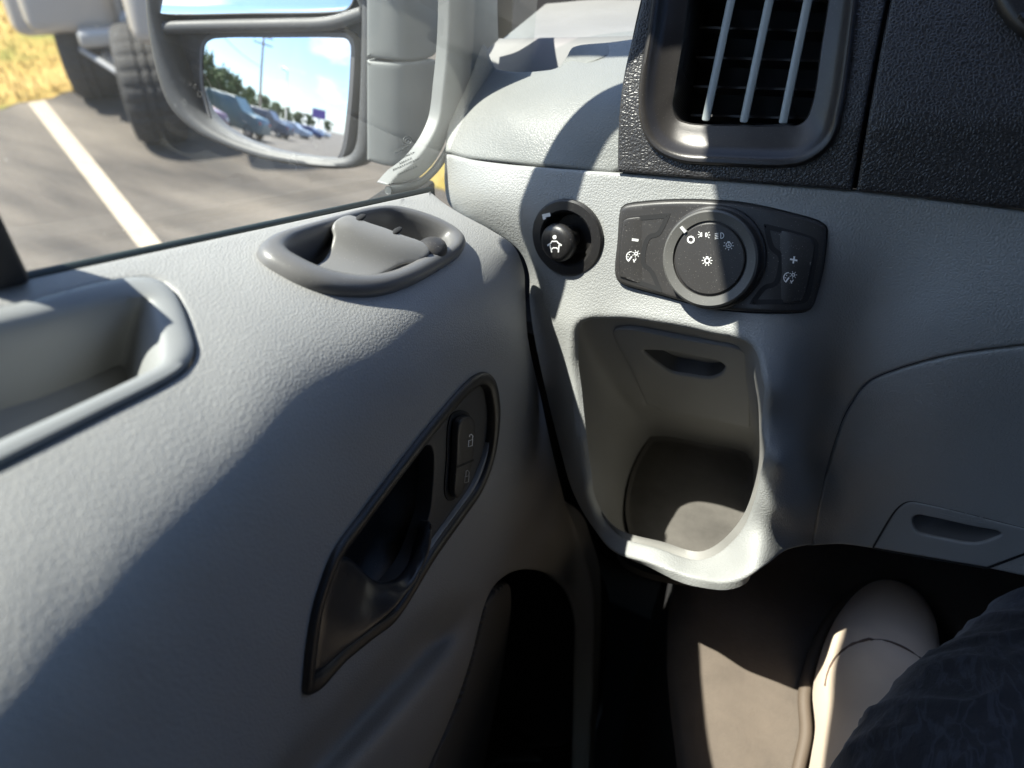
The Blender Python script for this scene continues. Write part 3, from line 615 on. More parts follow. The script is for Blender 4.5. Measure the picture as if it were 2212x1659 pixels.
panel('cup_scoop', sc_out, lambda x, y: hray(door, x, y, sc(x, y)), CUPM, CUP, step=7, r=.0014, deep=.012)
# rounded grip end at the front of the scoop
bm = bmesh.new(); bmesh.ops.create_uvsphere(bm, u_segments=24, v_segments=14, radius=1, matrix=Matrix.Translation(hray(door, 930, 543, .003)) @ Matrix.Diagonal((.0095, .0125, .0080, 1))); bmobj('grip_end', bm, SWB, CUP, angle=180)
for (x, y) in ((778, 471), (857, 499)):
    bm = bmesh.new(); bmesh.ops.create_uvsphere(bm, u_segments=16, v_segments=10, radius=1, matrix=Matrix.Translation(hray(door, x, y, .0108)) @ Matrix.Diagonal((.0022, .0050, .0014, 1))); bmobj('screw_cap', bm, DARK, CUP, angle=180)
# --- inner handle
NH = 240
def sqr(P, n): return resample(cr_spline(P, True, 4), n)
hbf = edge_frames(sqr(hb_out, NH), door)
V, F = loops_mesh([[p + o * a - Vector((0, 0, 0)) + n * h for p, n, o in hbf] for a, h in ((0, -.001), (0, .0016), (-.0010, .0030), (-.0032, .0036), (-.0075, .0030), (-.0088, .0018), (-.0094, -.001), (-.0096, -.006))], True, False)
BZ = mesh('handle_bezel', V, F, BLKS, DR, angle=45)
# recessed face, with the deep finger well cut out of it
well = [(741, 1195), (775, 1150), (825, 1066), (900, 985), (925, 968), (940, 966), (946, 980), (947, 1010), (943, 1070), (934, 1130), (925, 1190), (905, 1240), (870, 1300), (838, 1345), (790, 1385), (735, 1425), (690, 1462), (675, 1470), (676, 1440), (690, 1350), (712, 1265)]
face_out = hb_hole
well_hole = [(745, 1200), (775, 1150), (825, 1066), (900, 985), (925, 968), (940, 966), (946, 980), (947, 1010), (944, 1060), (938, 1110), (926, 1150), (900, 1215), (860, 1270), (800, 1325), (740, 1355), (715, 1355), (705, 1320), (720, 1250)]
FACE = mat('handle_face', (.04, .041, .043), .5, fine=1400, bump=.15, var=.05)
panel('handle_face', face_out, door, FACE, BZ, holes=[well_hole], step=9, r=.001, deep=.004, off=-.003, hole_lips=[(.001, .010)])
fw_ = edge_frames(sqr([(735, 1215), (775, 1140), (825, 1056), (900, 975), (925, 958), (945, 958), (953, 980), (953, 1010), (950, 1070), (940, 1130), (925, 1200), (890, 1270), (840, 1335), (760, 1385), (700, 1420), (685, 1400), (700, 1300)], 120), door)
V, F = loops_mesh([[p + n * -.004 for p, n, o in fw_], [p + n * -.02 - o * .002 for p, n, o in fw_], [p + n * -.034 - o * .012 for p, n, o in fw_]], True, True)
mesh('finger_well', V, F, BLKS, BZ, angle=60)
# lever: a broad blade whose free edge curves up to a tip
LEV = TPS([(742, 1200, -.006), (690, 1300, -.003), (672, 1440, -.001), (700, 1455, .001), (770, 1400, .004), (840, 1340, .007), (905, 1245, .008), (932, 1150, .004), (930, 1120, .001), (800, 1235, -.012), (850, 1235, -.010), (890, 1190, -.004), (780, 1300, -.005), (840, 1270, -.001), (740, 1380, .001)], reg=.0006)
def lev(x, y):
    return hray(door, x, y, LEV(x, y) * .8)
lev_out = [(722, 1225), (740, 1206), (760, 1206), (785, 1228), (808, 1248), (830, 1254), (855, 1246), (882, 1218), (908, 1176), (924, 1138), (932, 1126), (937, 1145), (930, 1195), (908, 1240), (880, 1285), (850, 1322), (800, 1365), (740, 1412), (695, 1450), (678, 1456), (678, 1435), (690, 1345), (704, 1275)]
panel('door_lever', lev_out, lev, mat('lever_black', (.026, .027, .030), .30, fine=1600, bump=.1, dust=.2), BZ, step=7, r=.0028, deep=.006)
# lock rocker
lk = [(986, 908), (1001, 898), (1012, 899), (1018, 906), (1016, 970), (1012, 1000), (1003, 1035), (989, 1068), (980, 1075), (975, 1066), (978, 1000)]
LS = panel('lock_switch', lk, door, SWB, BZ, step=6, r=.0012, deep=.003, off=.0030)
sweep('lock_gap_shade', [(982, 900), (1000, 890), (1014, 892), (1022, 903), (1020, 970), (1015, 1003), (1006, 1040), (990, 1078), (976, 1083), (969, 1070), (972, 1000)], door, [(-.004, -.0022), (.0003, -.0022), (.0003, -.004)], DARK, BZ)  # dark strip standing for the shade round the rocker
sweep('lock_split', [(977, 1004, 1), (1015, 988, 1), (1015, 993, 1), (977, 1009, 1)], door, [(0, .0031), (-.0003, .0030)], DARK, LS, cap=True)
def padlock(cx, cy, op):
    s = [([(cx - 4.5, cy + 1), (cx + 4, cy - 1), (cx + 3, cy + 12), (cx - 5.5, cy + 14)], 1.7, True)]
    s += [([(cx + 3, cy - 1), (cx + 4.5, cy - 9), (cx + 1, cy - 13), (cx - 2.5, cy - 11), (cx - 3, cy - 7 if op else cy)], 1.7, False)]
    return s
strokes('unlock_symbol', padlock(1008, 948, 1), door, .0033, WHT, LS)
strokes('lock_symbol', padlock(1000, 1026, 0), door, .0033, mat('dim_marking', (.35, .35, .34), .5), LS)
# --- map pocket: ribbed wall and dark inside
RIB = mat('ribbed_liner', (.14, .138, .135), .6)
N_ = RIB.node_tree.nodes; L_ = RIB.node_tree.links; tcn = N_.new('ShaderNodeTexCoord'); wv = N_.new('ShaderNodeTexWave'); wv.bands_direction = 'Z'; wv.inputs['Scale'].default_value = 70
L_.new(tcn.outputs['Object'], wv.inputs[0]); bp = N_.new('ShaderNodeBump'); bp.inputs['Distance'].default_value = .002; L_.new(wv.outputs[0], bp.inputs['Height']); L_.new(bp.outputs[0], N_['Principled BSDF'].inputs['Normal'])
fp = edge_frames(resample(cr_spline(pk_hole, True, 6), 160), door)
inn_ = lambda d, s: [p + n * d - o * s for p, n, o in fp]
V, F = loops_mesh([inn_(-.01, -.004), inn_(-.06, -.008), inn_(-.12, -.004)], True, True)
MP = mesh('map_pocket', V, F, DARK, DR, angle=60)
rb_ = [(1050, 1310, 1), (1072, 1280), (1100, 1262), (1106, 1300), (1100, 1360), (1080, 1480), (1045, 1659), (1000, 1880, 1), (850, 1880, 1), (935, 1659), (990, 1530), (1024, 1420)]
panel('pocket_liner', rb_, lambda x, y: hray(door, x, y, -.006 - .03 * sm(0, 150, x - (1052 - (y - 1305) * .35))), RIB, MP, step=12, r=.002, deep=.004)
# --- window: sill strip, frame, glass
s0 = atX(-420, 699, -.272); s1 = atX(65, 597, -.272); s2 = atX(500, 503, -.272); s3 = atX(930, 410, -.272)
tube('belt_seal', [s0, s1, s2, s3], .0022, mat('seal_green_black', (.02, .03, .028), .5), DR)
bm = bmesh.new(); p0 = atX(-60, 300, -.272); 
q = [(-75, 300), (-12, 440), (64, 600), (60, 612), (-30, 628), (-60, 560), (-110, 440), (-190, 300)]
pv = [bm.verts.new(atX(x, y, -.262)) for x, y in q]; pw = [bm.verts.new(atX(x, y, -.285)) for x, y in q]
bm.faces.new(pv); bm.faces.new(pw[::-1])
for i in range(8): bm.faces.new([pv[i], pw[i], pw[(i + 1) % 8], pv[(i + 1) % 8]])
bevel_all(bm, .0015, 2); bmobj('rear_window_channel', bm, mat('channel_black', (.012, .012, .013), .5, fine=900, bump=.2), DR)
# front frame of the door: pale trim sweeping down to a rounded corner, rubber outside it
trim_p = [(970, -150, 1), (972, 0), (968, 100), (960, 180), (948, 262), (925, 310), (893, 350), (860, 376), (838, 401, 1), (872, 398), (903, 387), (934, 359), (957, 322), (970, 290), (992, 250), (1012, 200), (1045, 118), (1078, 88, 1), (1076, 0), (1082, -150, 1)]
panel('window_frame', trim_p, lambda x, y: atX(x, y, -.300 - .02 * sm(1000, 1080, x)), TRIM, DR, step=12, r=.002, deep=.008)
tube('corner_seal', [atX(x, y, -.298) for x, y in cr_spline([(838, 411), (872, 406), (903, 397), (935, 371), (960, 337), (976, 305)], False, 6)], .0030, mat('seal_grey_black', (.05, .055, .055), .5), DR)
# glass
GL = bpy.data.materials.new('side_glass'); GL.use_nodes = True; N_ = GL.node_tree.nodes; L_ = GL.node_tree.links; N_.clear()
out = N_.new('ShaderNodeOutputMaterial'); tr = N_.new('ShaderNodeBsdfTransparent'); tr.inputs[0].default_value = (.93, .97, .95, 1); gs = N_.new('ShaderNodeBsdfGlossy'); gs.inputs['Roughness'].default_value = .0
df = N_.new('ShaderNodeBsdfDiffuse'); df.inputs[0].default_value = (.75, .78, .74, 1); frn = N_.new('ShaderNodeFresnel'); frn.inputs[0].default_value = 1.5
tl = N_.new('ShaderNodeBsdfTranslucent'); tl.inputs[0].default_value = (.8, .8, .74, 1); ds = N_.new('ShaderNodeMixShader'); ds.inputs[0].default_value = .5; L_.new(df.outputs[0], ds.inputs[1]); L_.new(tl.outputs[0], ds.inputs[2])
tcn = N_.new('ShaderNodeTexCoord'); nn = N_.new('ShaderNodeTexNoise'); nn.inputs['Scale'].default_value = 9; nn.inputs['Detail'].default_value = 5; L_.new(tcn.outputs['Object'], nn.inputs[0])
sp = N_.new('ShaderNodeTexNoise'); sp.inputs['Scale'].default_value = 420; L_.new(tcn.outputs['Object'], sp.inputs[0])
m1 = N_.new('ShaderNodeMapRange'); m1.inputs[1].default_value = .3; m1.inputs[2].default_value = .75; m1.inputs[3].default_value = .015; m1.inputs[4].default_value = .055; L_.new(nn.outputs[0], m1.inputs[0])
m2 = N_.new('ShaderNodeMapRange'); m2.inputs[1].default_value = .74; m2.inputs[2].default_value = .80; m2.inputs[3].default_value = 0; m2.inputs[4].default_value = .35; L_.new(sp.outputs[0], m2.inputs[0])
ad = N_.new('ShaderNodeMath'); ad.operation = 'ADD'; L_.new(m1.outputs[0], ad.inputs[0]); L_.new(m2.outputs[0], ad.inputs[1])
x1 = N_.new('ShaderNodeMixShader'); L_.new(ad.outputs[0], x1.inputs[0]); L_.new(tr.outputs[0], x1.inputs[1]); L_.new(ds.outputs[0], x1.inputs[2])
x2 = N_.new('ShaderNodeMixShader'); L_.new(frn.outputs[0], x2.inputs[0]); L_.new(x1.outputs[0], x2.inputs[1]); L_.new(gs.outputs[0], x2.inputs[2]); L_.new(x2.outputs[0], out.inputs[0])
bm = bmesh.new(); gz = .55
gp = [(-.290, -.45, CAMH - .30), (-.290, .62, CAMH - .30), (-.275, .62, CAMH + .22), (-.275, -.45, CAMH + .22)]
bm.faces.new([bm.verts.new(p) for p in gp]); bmobj('window_glass', bm, GL, DR, smooth=False)
gpl = lambda x, y: atX(x, y, -.2855)
ETCH = mat('etched_mark', (.16, .17, .16), .6)
def squig(x, y, L, ang, w_=1.1, amp=2.4):
    ca, sa = math.cos(ang), math.sin(ang); out = []; k = 0; px = 0
    while px < L:
        g = rnd.choice([3.2, 4.0, 4.6]); a = [(px, amp), (px + g * .4, -amp), (px + g * .8, amp)] if rnd.random() < .6 else circ(px + g * .4, 0, g * .42, 8)
        out.append(([(x + u * ca - v * sa, y + u * sa + v * ca) for u, v in a], w_, len(a) > 4)); px += g + 1.2
    return out
et = [(circ(879, 303, 9, 22), 1.1, True), (circ(879, 303, 3.4, 10), 1.1, True)]
for (x, y, L) in ((852, 330, 34), (866, 341, 30), (862, 353, 30), (848, 367, 60), (858, 377, 44)): et += squig(x, y, L, -.42)
strokes('etched_marks', et, gpl, .0006, ETCH, DR)
# ================================================================== VAN BODY ROUND THE DRIVER
VB = thing('van_body', 'pale grey roof lining, windscreen pillar and footwell shell of the van', 'van body', (.3, 0, CAMH - .8))
def vbox(nm, lo, hi, m, par=VB, bev=.004):
    bm = bmesh.new(); c = [(a + b) / 2 for a, b in zip(lo, hi)]; s = [b - a for a, b in zip(lo, hi)]
    box(bm, W(c), s); bevel_all(bm, bev); return bmobj(nm, bm, m, par)
LIN = mat('roof_lining', (.10, .10, .098), .9, fine=300, bump=.2)
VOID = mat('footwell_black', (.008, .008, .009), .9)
vbox('header_rail', (-.350, -1.2, .286), (-.310, .40, .345), LIN, bev=.006)
vbox('roof', (-.309, -1.2, .315), (1.25, .45, .345), LIN)
vbox('door_pillar', (-.36, -.62, -.35), (-.28, -.46, .30), LIN, bev=.012)
vbox('rear_bulkhead', (-.33, -1.22, -.80), (1.25, -1.2, .30), LIN)
def flat_tube(nm, path, wy, wx, m):
    loops = []
    P = [Vector(W(p)) for p in path]
    for i, p in enumerate(P):
        t = (P[min(i + 1, len(P) - 1)] - P[max(0, i - 1)]).normalized(); sx = Vector((1, 0, 0)); sx = (sx - t * sx.dot(t)).normalized(); sy = t.cross(sx)
        loops.append([p + sx * wx * math.cos(a) + sy * wy * math.sin(a) for a in [2 * math.pi * k / 20 for k in range(20)]])
    V, F = loops_mesh(loops, True, True, True); return mesh(nm, V, F, m, VB)
def cr3(P, k=6):
    out = []; A = [np.array(p, float) for p in P]; n = len(A)
    for i in range(n - 1):
        p0 = A[max(0, i - 1)]; p1 = A[i]; p2 = A[i + 1]; p3 = A[min(n - 1, i + 2)]
        for q in range(k):
            t = q / k; out.append(tuple(.5 * (2 * p1 + (p2 - p0) * t + (2 * p0 - 5 * p1 + 4 * p2 - p3) * t * t + (3 * p1 - p0 - 3 * p2 + p3) * t ** 3)))
    out.append(tuple(A[-1])); return out
flat_tube('windscreen_pillar', cr3([(-.46, .66, -.22), (-.46, .60, -.12), (-.46, .54, -.02), (-.46, .49, .08), (-.45, .45, .18), (-.42, .42, .27), (-.36, .40, .315), (-.315, .385, .32)]), .022, .014, TRIM)
flat_tube('shadow_bar', cr3([(-.315, .388, .31), (-.312, .395, .20), (-.31, .396, .10), (-.31, .393, .065), (-.31, .383, .03), (-.31, .374, 0), (-.31, .363, -.035), (-.31, .357, -.065)]), .020, .010, TRIM)  # unseen bar, added and shaped to cast the shadow band on the dash
bm = bmesh.new()
pts = [atX(x, y, -.42) for x, y in ((1073, -150), (1140, -150), (1140, 100), (1073, 100))]; pb = [p + Vector((-.03, .04, 0)) for p in pts]
box_pts(bm, pts + pb); bmobj('windscreen_seal', bm, RUB, VB)
# footwell
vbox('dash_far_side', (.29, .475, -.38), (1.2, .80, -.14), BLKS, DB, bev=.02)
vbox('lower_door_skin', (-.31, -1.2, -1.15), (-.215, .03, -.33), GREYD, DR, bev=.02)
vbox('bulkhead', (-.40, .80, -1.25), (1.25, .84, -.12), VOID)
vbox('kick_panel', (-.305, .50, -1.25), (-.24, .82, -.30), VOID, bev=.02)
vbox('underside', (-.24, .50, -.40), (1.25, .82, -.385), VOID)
vbox('passenger_side', (1.22, -1.2, -.80), (1.25, .84, .22), LIN)  # wall closed over its window to cut light in the cab
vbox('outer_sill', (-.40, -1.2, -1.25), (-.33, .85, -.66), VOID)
vbox('door_skin', (-.345, -1.2, -1.2), (-.315, .50, -.272), VOID)  # unseen sheet added to keep sun out of the footwell
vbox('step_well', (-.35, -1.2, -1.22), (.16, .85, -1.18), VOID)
vbox('seat_base', (.02, -1.1, -.66), (.62, -.22, -.36), VOID, bev=.03)
SEATF = mat('seat_cloth', (.03, .03, .032), .95, fine=700, bump=.4)
vbox('seat_cushion', (-.05, -.95, -.40), (.56, .05, -.30), SEATF, bev=.04)
vbox('seat_back', (-.05, -1.05, -.36), (.56, -.55, .24), SEATF, bev=.05)
CARP = mat('carpet', (.115, .093, .075), .95, fine=500, bump=.9, var=.25, sheen=.1)
FZ = -.66
fe = [(-.06, .86), (-.035, .62), (-.012, .50), (.0065, .412), (.018, .38), (.034, .35), (.0587, .309), (.08, .26), (.10, .18), (.12, 0), (.13, -1.2)]
fe = cr_spline([(x, y) for x, y in fe], False, .02)
bm = bmesh.new(); rows = []; wall_ = []
for (x, y) in fe:
    L = [bm.verts.new(W((x + .012 * math.cos(a) - .012, y, FZ + .06 * sm(.26, .42, y) + .08 * sm(.50, .80, y) - .012 + .012 * math.sin(a)))) for a in (math.pi, math.pi * .8, math.pi * .65)]
    for k in range(1, 50):
        X = x + (1.25 - x) * (k / 49) ** 1.6; L.append(bm.verts.new(W((X, y, FZ + .06 * sm(.26, .42, y) + .08 * sm(.50, .80, y) + .0015 * math.sin(X * 90 + y * 60)))))
    rows.append(L); wall_.append((x, y))
for i in range(len(rows) - 1):
    for j in range(len(rows[0]) - 1): bm.faces.new([rows[i][j], rows[i + 1][j], rows[i + 1][j + 1], rows[i][j + 1]])
FL = bmobj('floor', bm, CARP, None, angle=180); zf = lambda y: FZ + .06 * sm(.26, .42, y) + .08 * sm(.50, .80, y)
V, F = loops_mesh([[W((x - .0119, y, zf(y) - .011)) for x, y in wall_], [W((x - .014, y, zf(y) - .55)) for x, y in wall_]], False); mesh('step_riser', V, F, VOID, VB)  # riser coloured black so that no sunlit sliver shows on it
tag(FL, 'brown grey carpet in the footwell, half in sun', None, None, 'structure')
# ================================================================== PERSON
PS = thing('person', 'seated person in dark navy corded trousers and one beige boot', 'person', W((.2, .3, -.76)))
TR = mat('navy_velvet', (.008, .009, .012), .85, sheen=.25)
_N, _L = TR.node_tree.nodes, TR.node_tree.links
_t = _N.new('ShaderNodeTexCoord'); _m = _N.new('ShaderNodeMapping'); _m.inputs['Rotation'].default_value = (0, 0, -.35); _m.inputs['Scale'].default_value = (1, .22, .45); _nn = _N.new('ShaderNodeTexNoise'); _nn.inputs['Scale'].default_value = 40; _nn.inputs['Detail'].default_value = 3
_mx = _N.new('ShaderNodeMixRGB'); _mx.blend_type = 'LINEAR_LIGHT'; _mx.inputs[0].default_value = .012; _v = _N.new('ShaderNodeTexNoise'); _v.inputs['Scale'].default_value = 120; _v.inputs['Detail'].default_value = 4; _v.inputs['Distortion'].default_value = .5
_r = _N.new('ShaderNodeValToRGB'); _e = _r.color_ramp.elements; _e[0].position = .44; _e[0].color = (.0065, .007, .010, 1); _e[1].position = .56; _e[1].color = (.0065, .007, .010, 1); _k = _e.new(.5); _k.color = (.022, .025, .033, 1)
_L.new(_t.outputs['Object'], _m.inputs[0]); _L.new(_m.outputs[0], _nn.inputs[0]); _L.new(_m.outputs[0], _mx.inputs[1]); _L.new(_nn.outputs['Color'], _mx.inputs[2]); _L.new(_mx.outputs[0], _v.inputs[0]); _L.new(_v.outputs['Fac'], _r.inputs[0]); _L.new(_r.outputs[0], _N['Principled BSDF'].inputs['Base Color'])
def leg_tube():
    ax = [((2090, 2500), .34, .085), ((2100, 2150), .38, .088), ((2125, 1900), .41, .086), ((2180, 1755), .44, .082), ((2290, 1610), .48, .080), ((2405, 1480), .52, .078), ((2520, 1425), .56, .070), ((2540, 1520), .60, .062), ((2440, 1660), .64, .056), ((2320, 1780), .68, .052)]
    P = [tuple(atT(x, y, t)) for (x, y), t, r in ax]; Rr = [r for _, _, r in ax]
    C3 = cr3(P, 14); RR = np.interp(np.linspace(0, len(P) - 1, len(C3)), range(len(P)), Rr)
    C3 = [Vector(c) for c in C3]; u = Vector((1, 0, 0)); loops = []; S_ = 160
    from mathutils import noise
    for i, p in enumerate(C3):
        t = (C3[min(i + 1, len(C3) - 1)] - C3[max(0, i - 1)]).normalized(); u = (u - t * u.dot(t)).normalized(); v = t.cross(u); L = []
        for k in range(S_):
            a = 2 * math.pi * k / S_; d = u * math.cos(a) + v * math.sin(a); q = p + d * RR[i]
            wv = Vector((q.x * 26 + noise.noise(q * 9) * 1.2, q.y * 26, q.z * 9)); rg = (1 - abs(noise.noise(wv))) ** 7
            w2 = Vector((q.x * 60, q.y * 60, q.z * 18)); rg2 = (1 - abs(noise.noise(w2 + Vector((noise.noise(q * 20),) * 3)))) ** 9
            L.append(q + d * (rg * .0030 + rg2 * .0014 + noise.noise(q * 9) * .006))
        loops.append(L)
    V, F = loops_mesh(loops, True, True, True); return mesh('trousers', V, F, TR, PS)
leg_tube()
nt_ = TR.node_tree; tcn = nt_.nodes.new('ShaderNodeTexCoord'); mpn = nt_.nodes.new('ShaderNodeMapping'); mpn.inputs['Scale'].default_value = (1, .35, .6); nzn = nt_.nodes.new('ShaderNodeTexNoise'); nzn.inputs['Scale'].default_value = 260; nzn.inputs['Detail'].default_value = 5; nzn.inputs['Distortion'].default_value = .4
bpn = nt_.nodes.new('ShaderNodeBump'); bpn.inputs['Distance'].default_value = .0012; bpn.inputs['Strength'].default_value = .5
nt_.links.new(tcn.outputs['Object'], mpn.inputs[0]); nt_.links.new(mpn.outputs[0], nzn.inputs[0]); nt_.links.new(nzn.outputs[0], bpn.inputs['Height']); nt_.links.new(bpn.outputs[0], nt_.nodes['Principled BSDF'].inputs['Normal'])
# boot: sections from the toe back to the ankle
BT = mat('beige_leather', (.74, .60, .47), .55, fine=260, bump=.25, var=.06, sheen=.15)
def boot():
    # (y forward, x centre, half width, z bottom, z top)
    x0 = .196
    st = [(.688, x0 + .014, .004, -.742, -.735), (.682, x0 + .013, .022, -.748, -.722), (.664, x0 + .011, .036, -.752, -.708), (.634, x0 + .008, .047, -.755, -.694), (.592, x0 + .003, .0545, -.756, -.680), (.545, x0, .058, -.756, -.664), (.50, x0 - .003, .056, -.756, -.642), (.46, x0 - .005, .046, -.756, -.612), (.425, x0 - .006, .045, -.756, -.575), (.39, x0 - .006, .046, -.756, -.53), (.36, x0 - .006, .046, -.756, -.49), (.33, x0 - .006, .044, -.756, -.47)]
    def onf(s):
        k = .8
        for _ in range(30):
            yy = s[0] * k; k = k * .5 + .5 * (-(FZ + .06 * sm(.26, .42, yy) + .08 * sm(.50, .80, yy))) / .756
        return np.array(s) * k
    A = [onf(s) for s in st]; out = []
    for i in range(len(A) - 1):
        for q in range(5):
            t = q / 5; p0 = A[max(0, i - 1)]; p1 = A[i]; p2 = A[i + 1]; p3 = A[min(len(A) - 1, i + 2)]
            out.append(.5 * (2 * p1 + (p2 - p0) * t + (2 * p0 - 5 * p1 + 4 * p2 - p3) * t * t + (3 * p1 - p0 - 3 * p2 + p3) * t ** 3))
    loops = []
    for s in out:
        y, xc, hw, zb, zt = s; L = []
        zm = zb + (zt - zb) * .35
        for k in range(48):
            a = 2 * math.pi * k / 48; cx_, sz = math.cos(a), math.sin(a)
            ex = .75 if sz > 0 else .55
            X = xc + hw * math.copysign(abs(cx_) ** .9, cx_); Z = zm + ((zt - zm) * abs(sz) ** .95 if sz > 0 else -(zm - zb) * abs(sz) ** .5)
            cr_ = -.0008 * math.sin(y * 190 + X * 30 + 2 * math.sin(X * 90)) * sm(.40, .42, y) * sm(.47, .44, y) * max(0, sz)
            L.append(W((X, y, Z + cr_)))
        loops.append(L)
    V, F = loops_mesh(loops, True, True, True); b = mesh('boot', V, F, BT, PS)
    # sole welt
    wl = [W((s[1] + s[2] * 1.06, s[0] + (0.004 if i == 0 else 0), s[3] + .006)) for i, s in enumerate(out)][::-1] + [W((s[1] - s[2] * 1.06, s[0], s[3] + .006)) for s in out]
    tube('sole_welt', wl, .0055, mat('sole_brown', (.10, .075, .055), .7), b, 10)
    # stitched seam across the vamp
    sm_ = []
    for i in range(30):
        t = i / 29; a = math.radians(168 - 150 * t); y = (.485 + .055 * math.sin(math.pi * t) ** .8) * .80
        j = min(range(len(out)), key=lambda k: abs(out[k][0] - y)); s = out[j]; zm = s[3] + (s[4] - s[3]) * .35
        sm_.append(W((s[1] + s[2] * math.copysign(abs(math.cos(a)) ** .9, math.cos(a)), y, zm + (s[4] - zm) * abs(math.sin(a)) ** .95 + .0004)))
    tube('stitching', sm_, .0011, mat('stitch_brown', (.12, .08, .06), .8), b, 8)
boot()
# ================================================================== SIDE MIRROR (outside)
SM = thing('side_mirror', 'tall grey side mirror outside the driver window, lower glass showing blue sky', 'side mirror', W((-.45, .6, -.3)))
HN = Vector((.20, -.96, .16)).normalized(); HC = Vector(W(ray(595, 212) * .745))
az, el = math.radians(9), math.radians(13)
MN = Vector((math.sin(az) * math.cos(el), -math.cos(az) * math.cos(el), math.sin(el)))
MC = Vector(W(ray(595, 212) * .76)); RC = 1.2
HN = Vector((.20, -.96, .16)).normalized(); HC = Vector(W(ray(595, 212) * .745))
hl = plane_lift(HC, HN)
h_out = [(309, -420), (307, -100), (312, 30), (322, 110), (336, 172), (356, 225), (385, 262), (430, 295), (480, 318), (560, 346), (650, 362), (730, 368), (772, 362), (792, 345), (800, 310), (804, 200), (806, 60), (808, -100), (808, -420), (780, -450), (340, -450)]
h_in = [(330, -400), (327, -100), (332, 20), (345, 80), (362, 140), (382, 195), (402, 232), (430, 262), (470, 288), (520, 310), (580, 328), (650, 340), (720, 346), (748, 340), (762, 320), (770, 240), (775, 100), (776, -100), (776, -400), (750, -425), (350, -425)]
NM = 180
a_ = resample(cr_spline(h_out, True, 6), NM); b_ = resample(cr_spline(h_in, True, 6), NM); fa = edge_frames(a_, hl); fb = edge_frames(b_, hl)
def mm(t, h): return [fa[i][0].lerp(fb[i][0], t) + HN * h for i in range(NM)]
cc = sum((p for p, _, _ in fa), Vector()) / NM
def back(s, h): return [cc + (fa[i][0] - cc) * s + HN * h for i in range(NM)]
V, F = loops_mesh([mm(1.15, -.035), mm(1.06, -.016), mm(1.0, -.006), mm(.8, -.001), mm(.45, .001), mm(.15, -.001), mm(0, -.006), back(1.01, -.02), back(.97, -.05), back(.85, -.085), back(.6, -.11), back(.3, -.12)], True, True)
mesh('housing', V, F, HOUS, SM, angle=60)
bk = [cc + (fa[i][0] - cc) * .93 - HN * .030 for i in range(NM)]
V, F = loops_mesh([bk, [p - HN * .004 for p in bk]], True, True, True); mesh('inner_frame', V, F, mat('frame_black', (.035, .034, .036), .6, fine=700, bump=.3, dust=.6), SM, angle=40)
# rounded cross bar between the two glasses
barp = cr3([hl(335, 62), hl(380, 60), hl(480, 58), hl(600, 56), hl(700, 52), hl(775, 30)], 6)
tube('cross_bar', [Vector(p) - HN * .012 for p in barp], .0065, HOUS, SM, 16)
MIR = bpy.data.materials.new('mirror_silver'); MIR.use_nodes = True; N_ = MIR.node_tree.nodes; L_ = MIR.node_tree.links
b_ = N_['Principled BSDF']; b_.inputs['Metallic'].default_value = 1; b_.inputs['Base Color'].default_value = (.93, .96, 1, 1); b_.inputs['Roughness'].default_value = .012
g_lo = [(443, 96), (455, 85), (480, 81), (600, 80), (720, 80), (748, 83), (757, 95), (757, 140), (749, 250), (738, 322), (728, 341), (710, 345), (640, 345), (560, 330), (505, 312), (474, 288), (455, 250), (442, 200), (438, 150)]
def msph(x, y):
    d = Vector(ray(x, y)).normalized(); C0 = MC - MN * RC - UP; b = d.dot(C0); t = b - math.sqrt(b * b - (C0.dot(C0) - RC * RC)); return UP + d * t
gl_ = panel('convex_glass', g_lo, msph, MIR, SM, step=9, r=.0012, deep=.003)
# real normals of the sphere keep the reflection clean
me = gl_.data; C0w = MC - MN * RC
nr = []
for v in me.vertices:
    nr.append((v.co - C0w).normalized())
loopn = [];
rad_ok = [abs((v.co - C0w).length - RC) < .0004 for v in me.vertices]
for p in me.polygons:
    for li in p.loop_indices:
        vi = me.loops[li].vertex_index; loopn.append(nr[vi] if rad_ok[vi] else p.normal)
me.normals_split_custom_set(loopn)
MUN = Vector((math.sin(math.radians(12)) * math.cos(math.radians(20)), -math.cos(math.radians(12)) * math.cos(math.radians(20)), math.sin(math.radians(20))))
MU0 = hl(560, 0) - HN * .012; mul = plane_lift(MU0, MUN)
g_up = [(317, -150), (316, -20), (320, 12), (330, 26), (350, 31), (550, 30), (720, 27), (748, 22), (760, 8), (765, -20), (767, -150), (765, -330), (740, -350), (340, -350), (318, -330)]
panel('flat_glass', g_up, mul, MIR, SM, step=20, r=.0012, deep=.003)
sweep('glass_rim', g_lo, msph, [(.000, .0008), (.004, .0004), (.007, -.006), (.007, -.016)], mat('rim_grey', (.10, .10, .105), .5), SM)
# support arm in two mouldings
AN = Vector((.75, -.6, .1)).normalized(); AC = Vector(W(ray(880, 150) * .66)); al = plane_lift(AC, AN)
def armf(x, y): return al(x, y) - AN * (.000016 * (abs(x - 872) ** 1.75))*.5
panel('arm_cover', [(800, -200, 1), (974, -200, 1), (973, 60), (968, 110), (958, 126), (935, 132), (800, 131, 1)], armf, ARMM, SM, step=14, r=.003, deep=.03)
panel('arm_base', [(800, 137, 1), (958, 138), (964, 150), (960, 200), (950, 250), (929, 300), (895, 340), (850, 362), (800, 357, 1)], armf, ARMM, SM, step=14, r=.003, deep=.03)
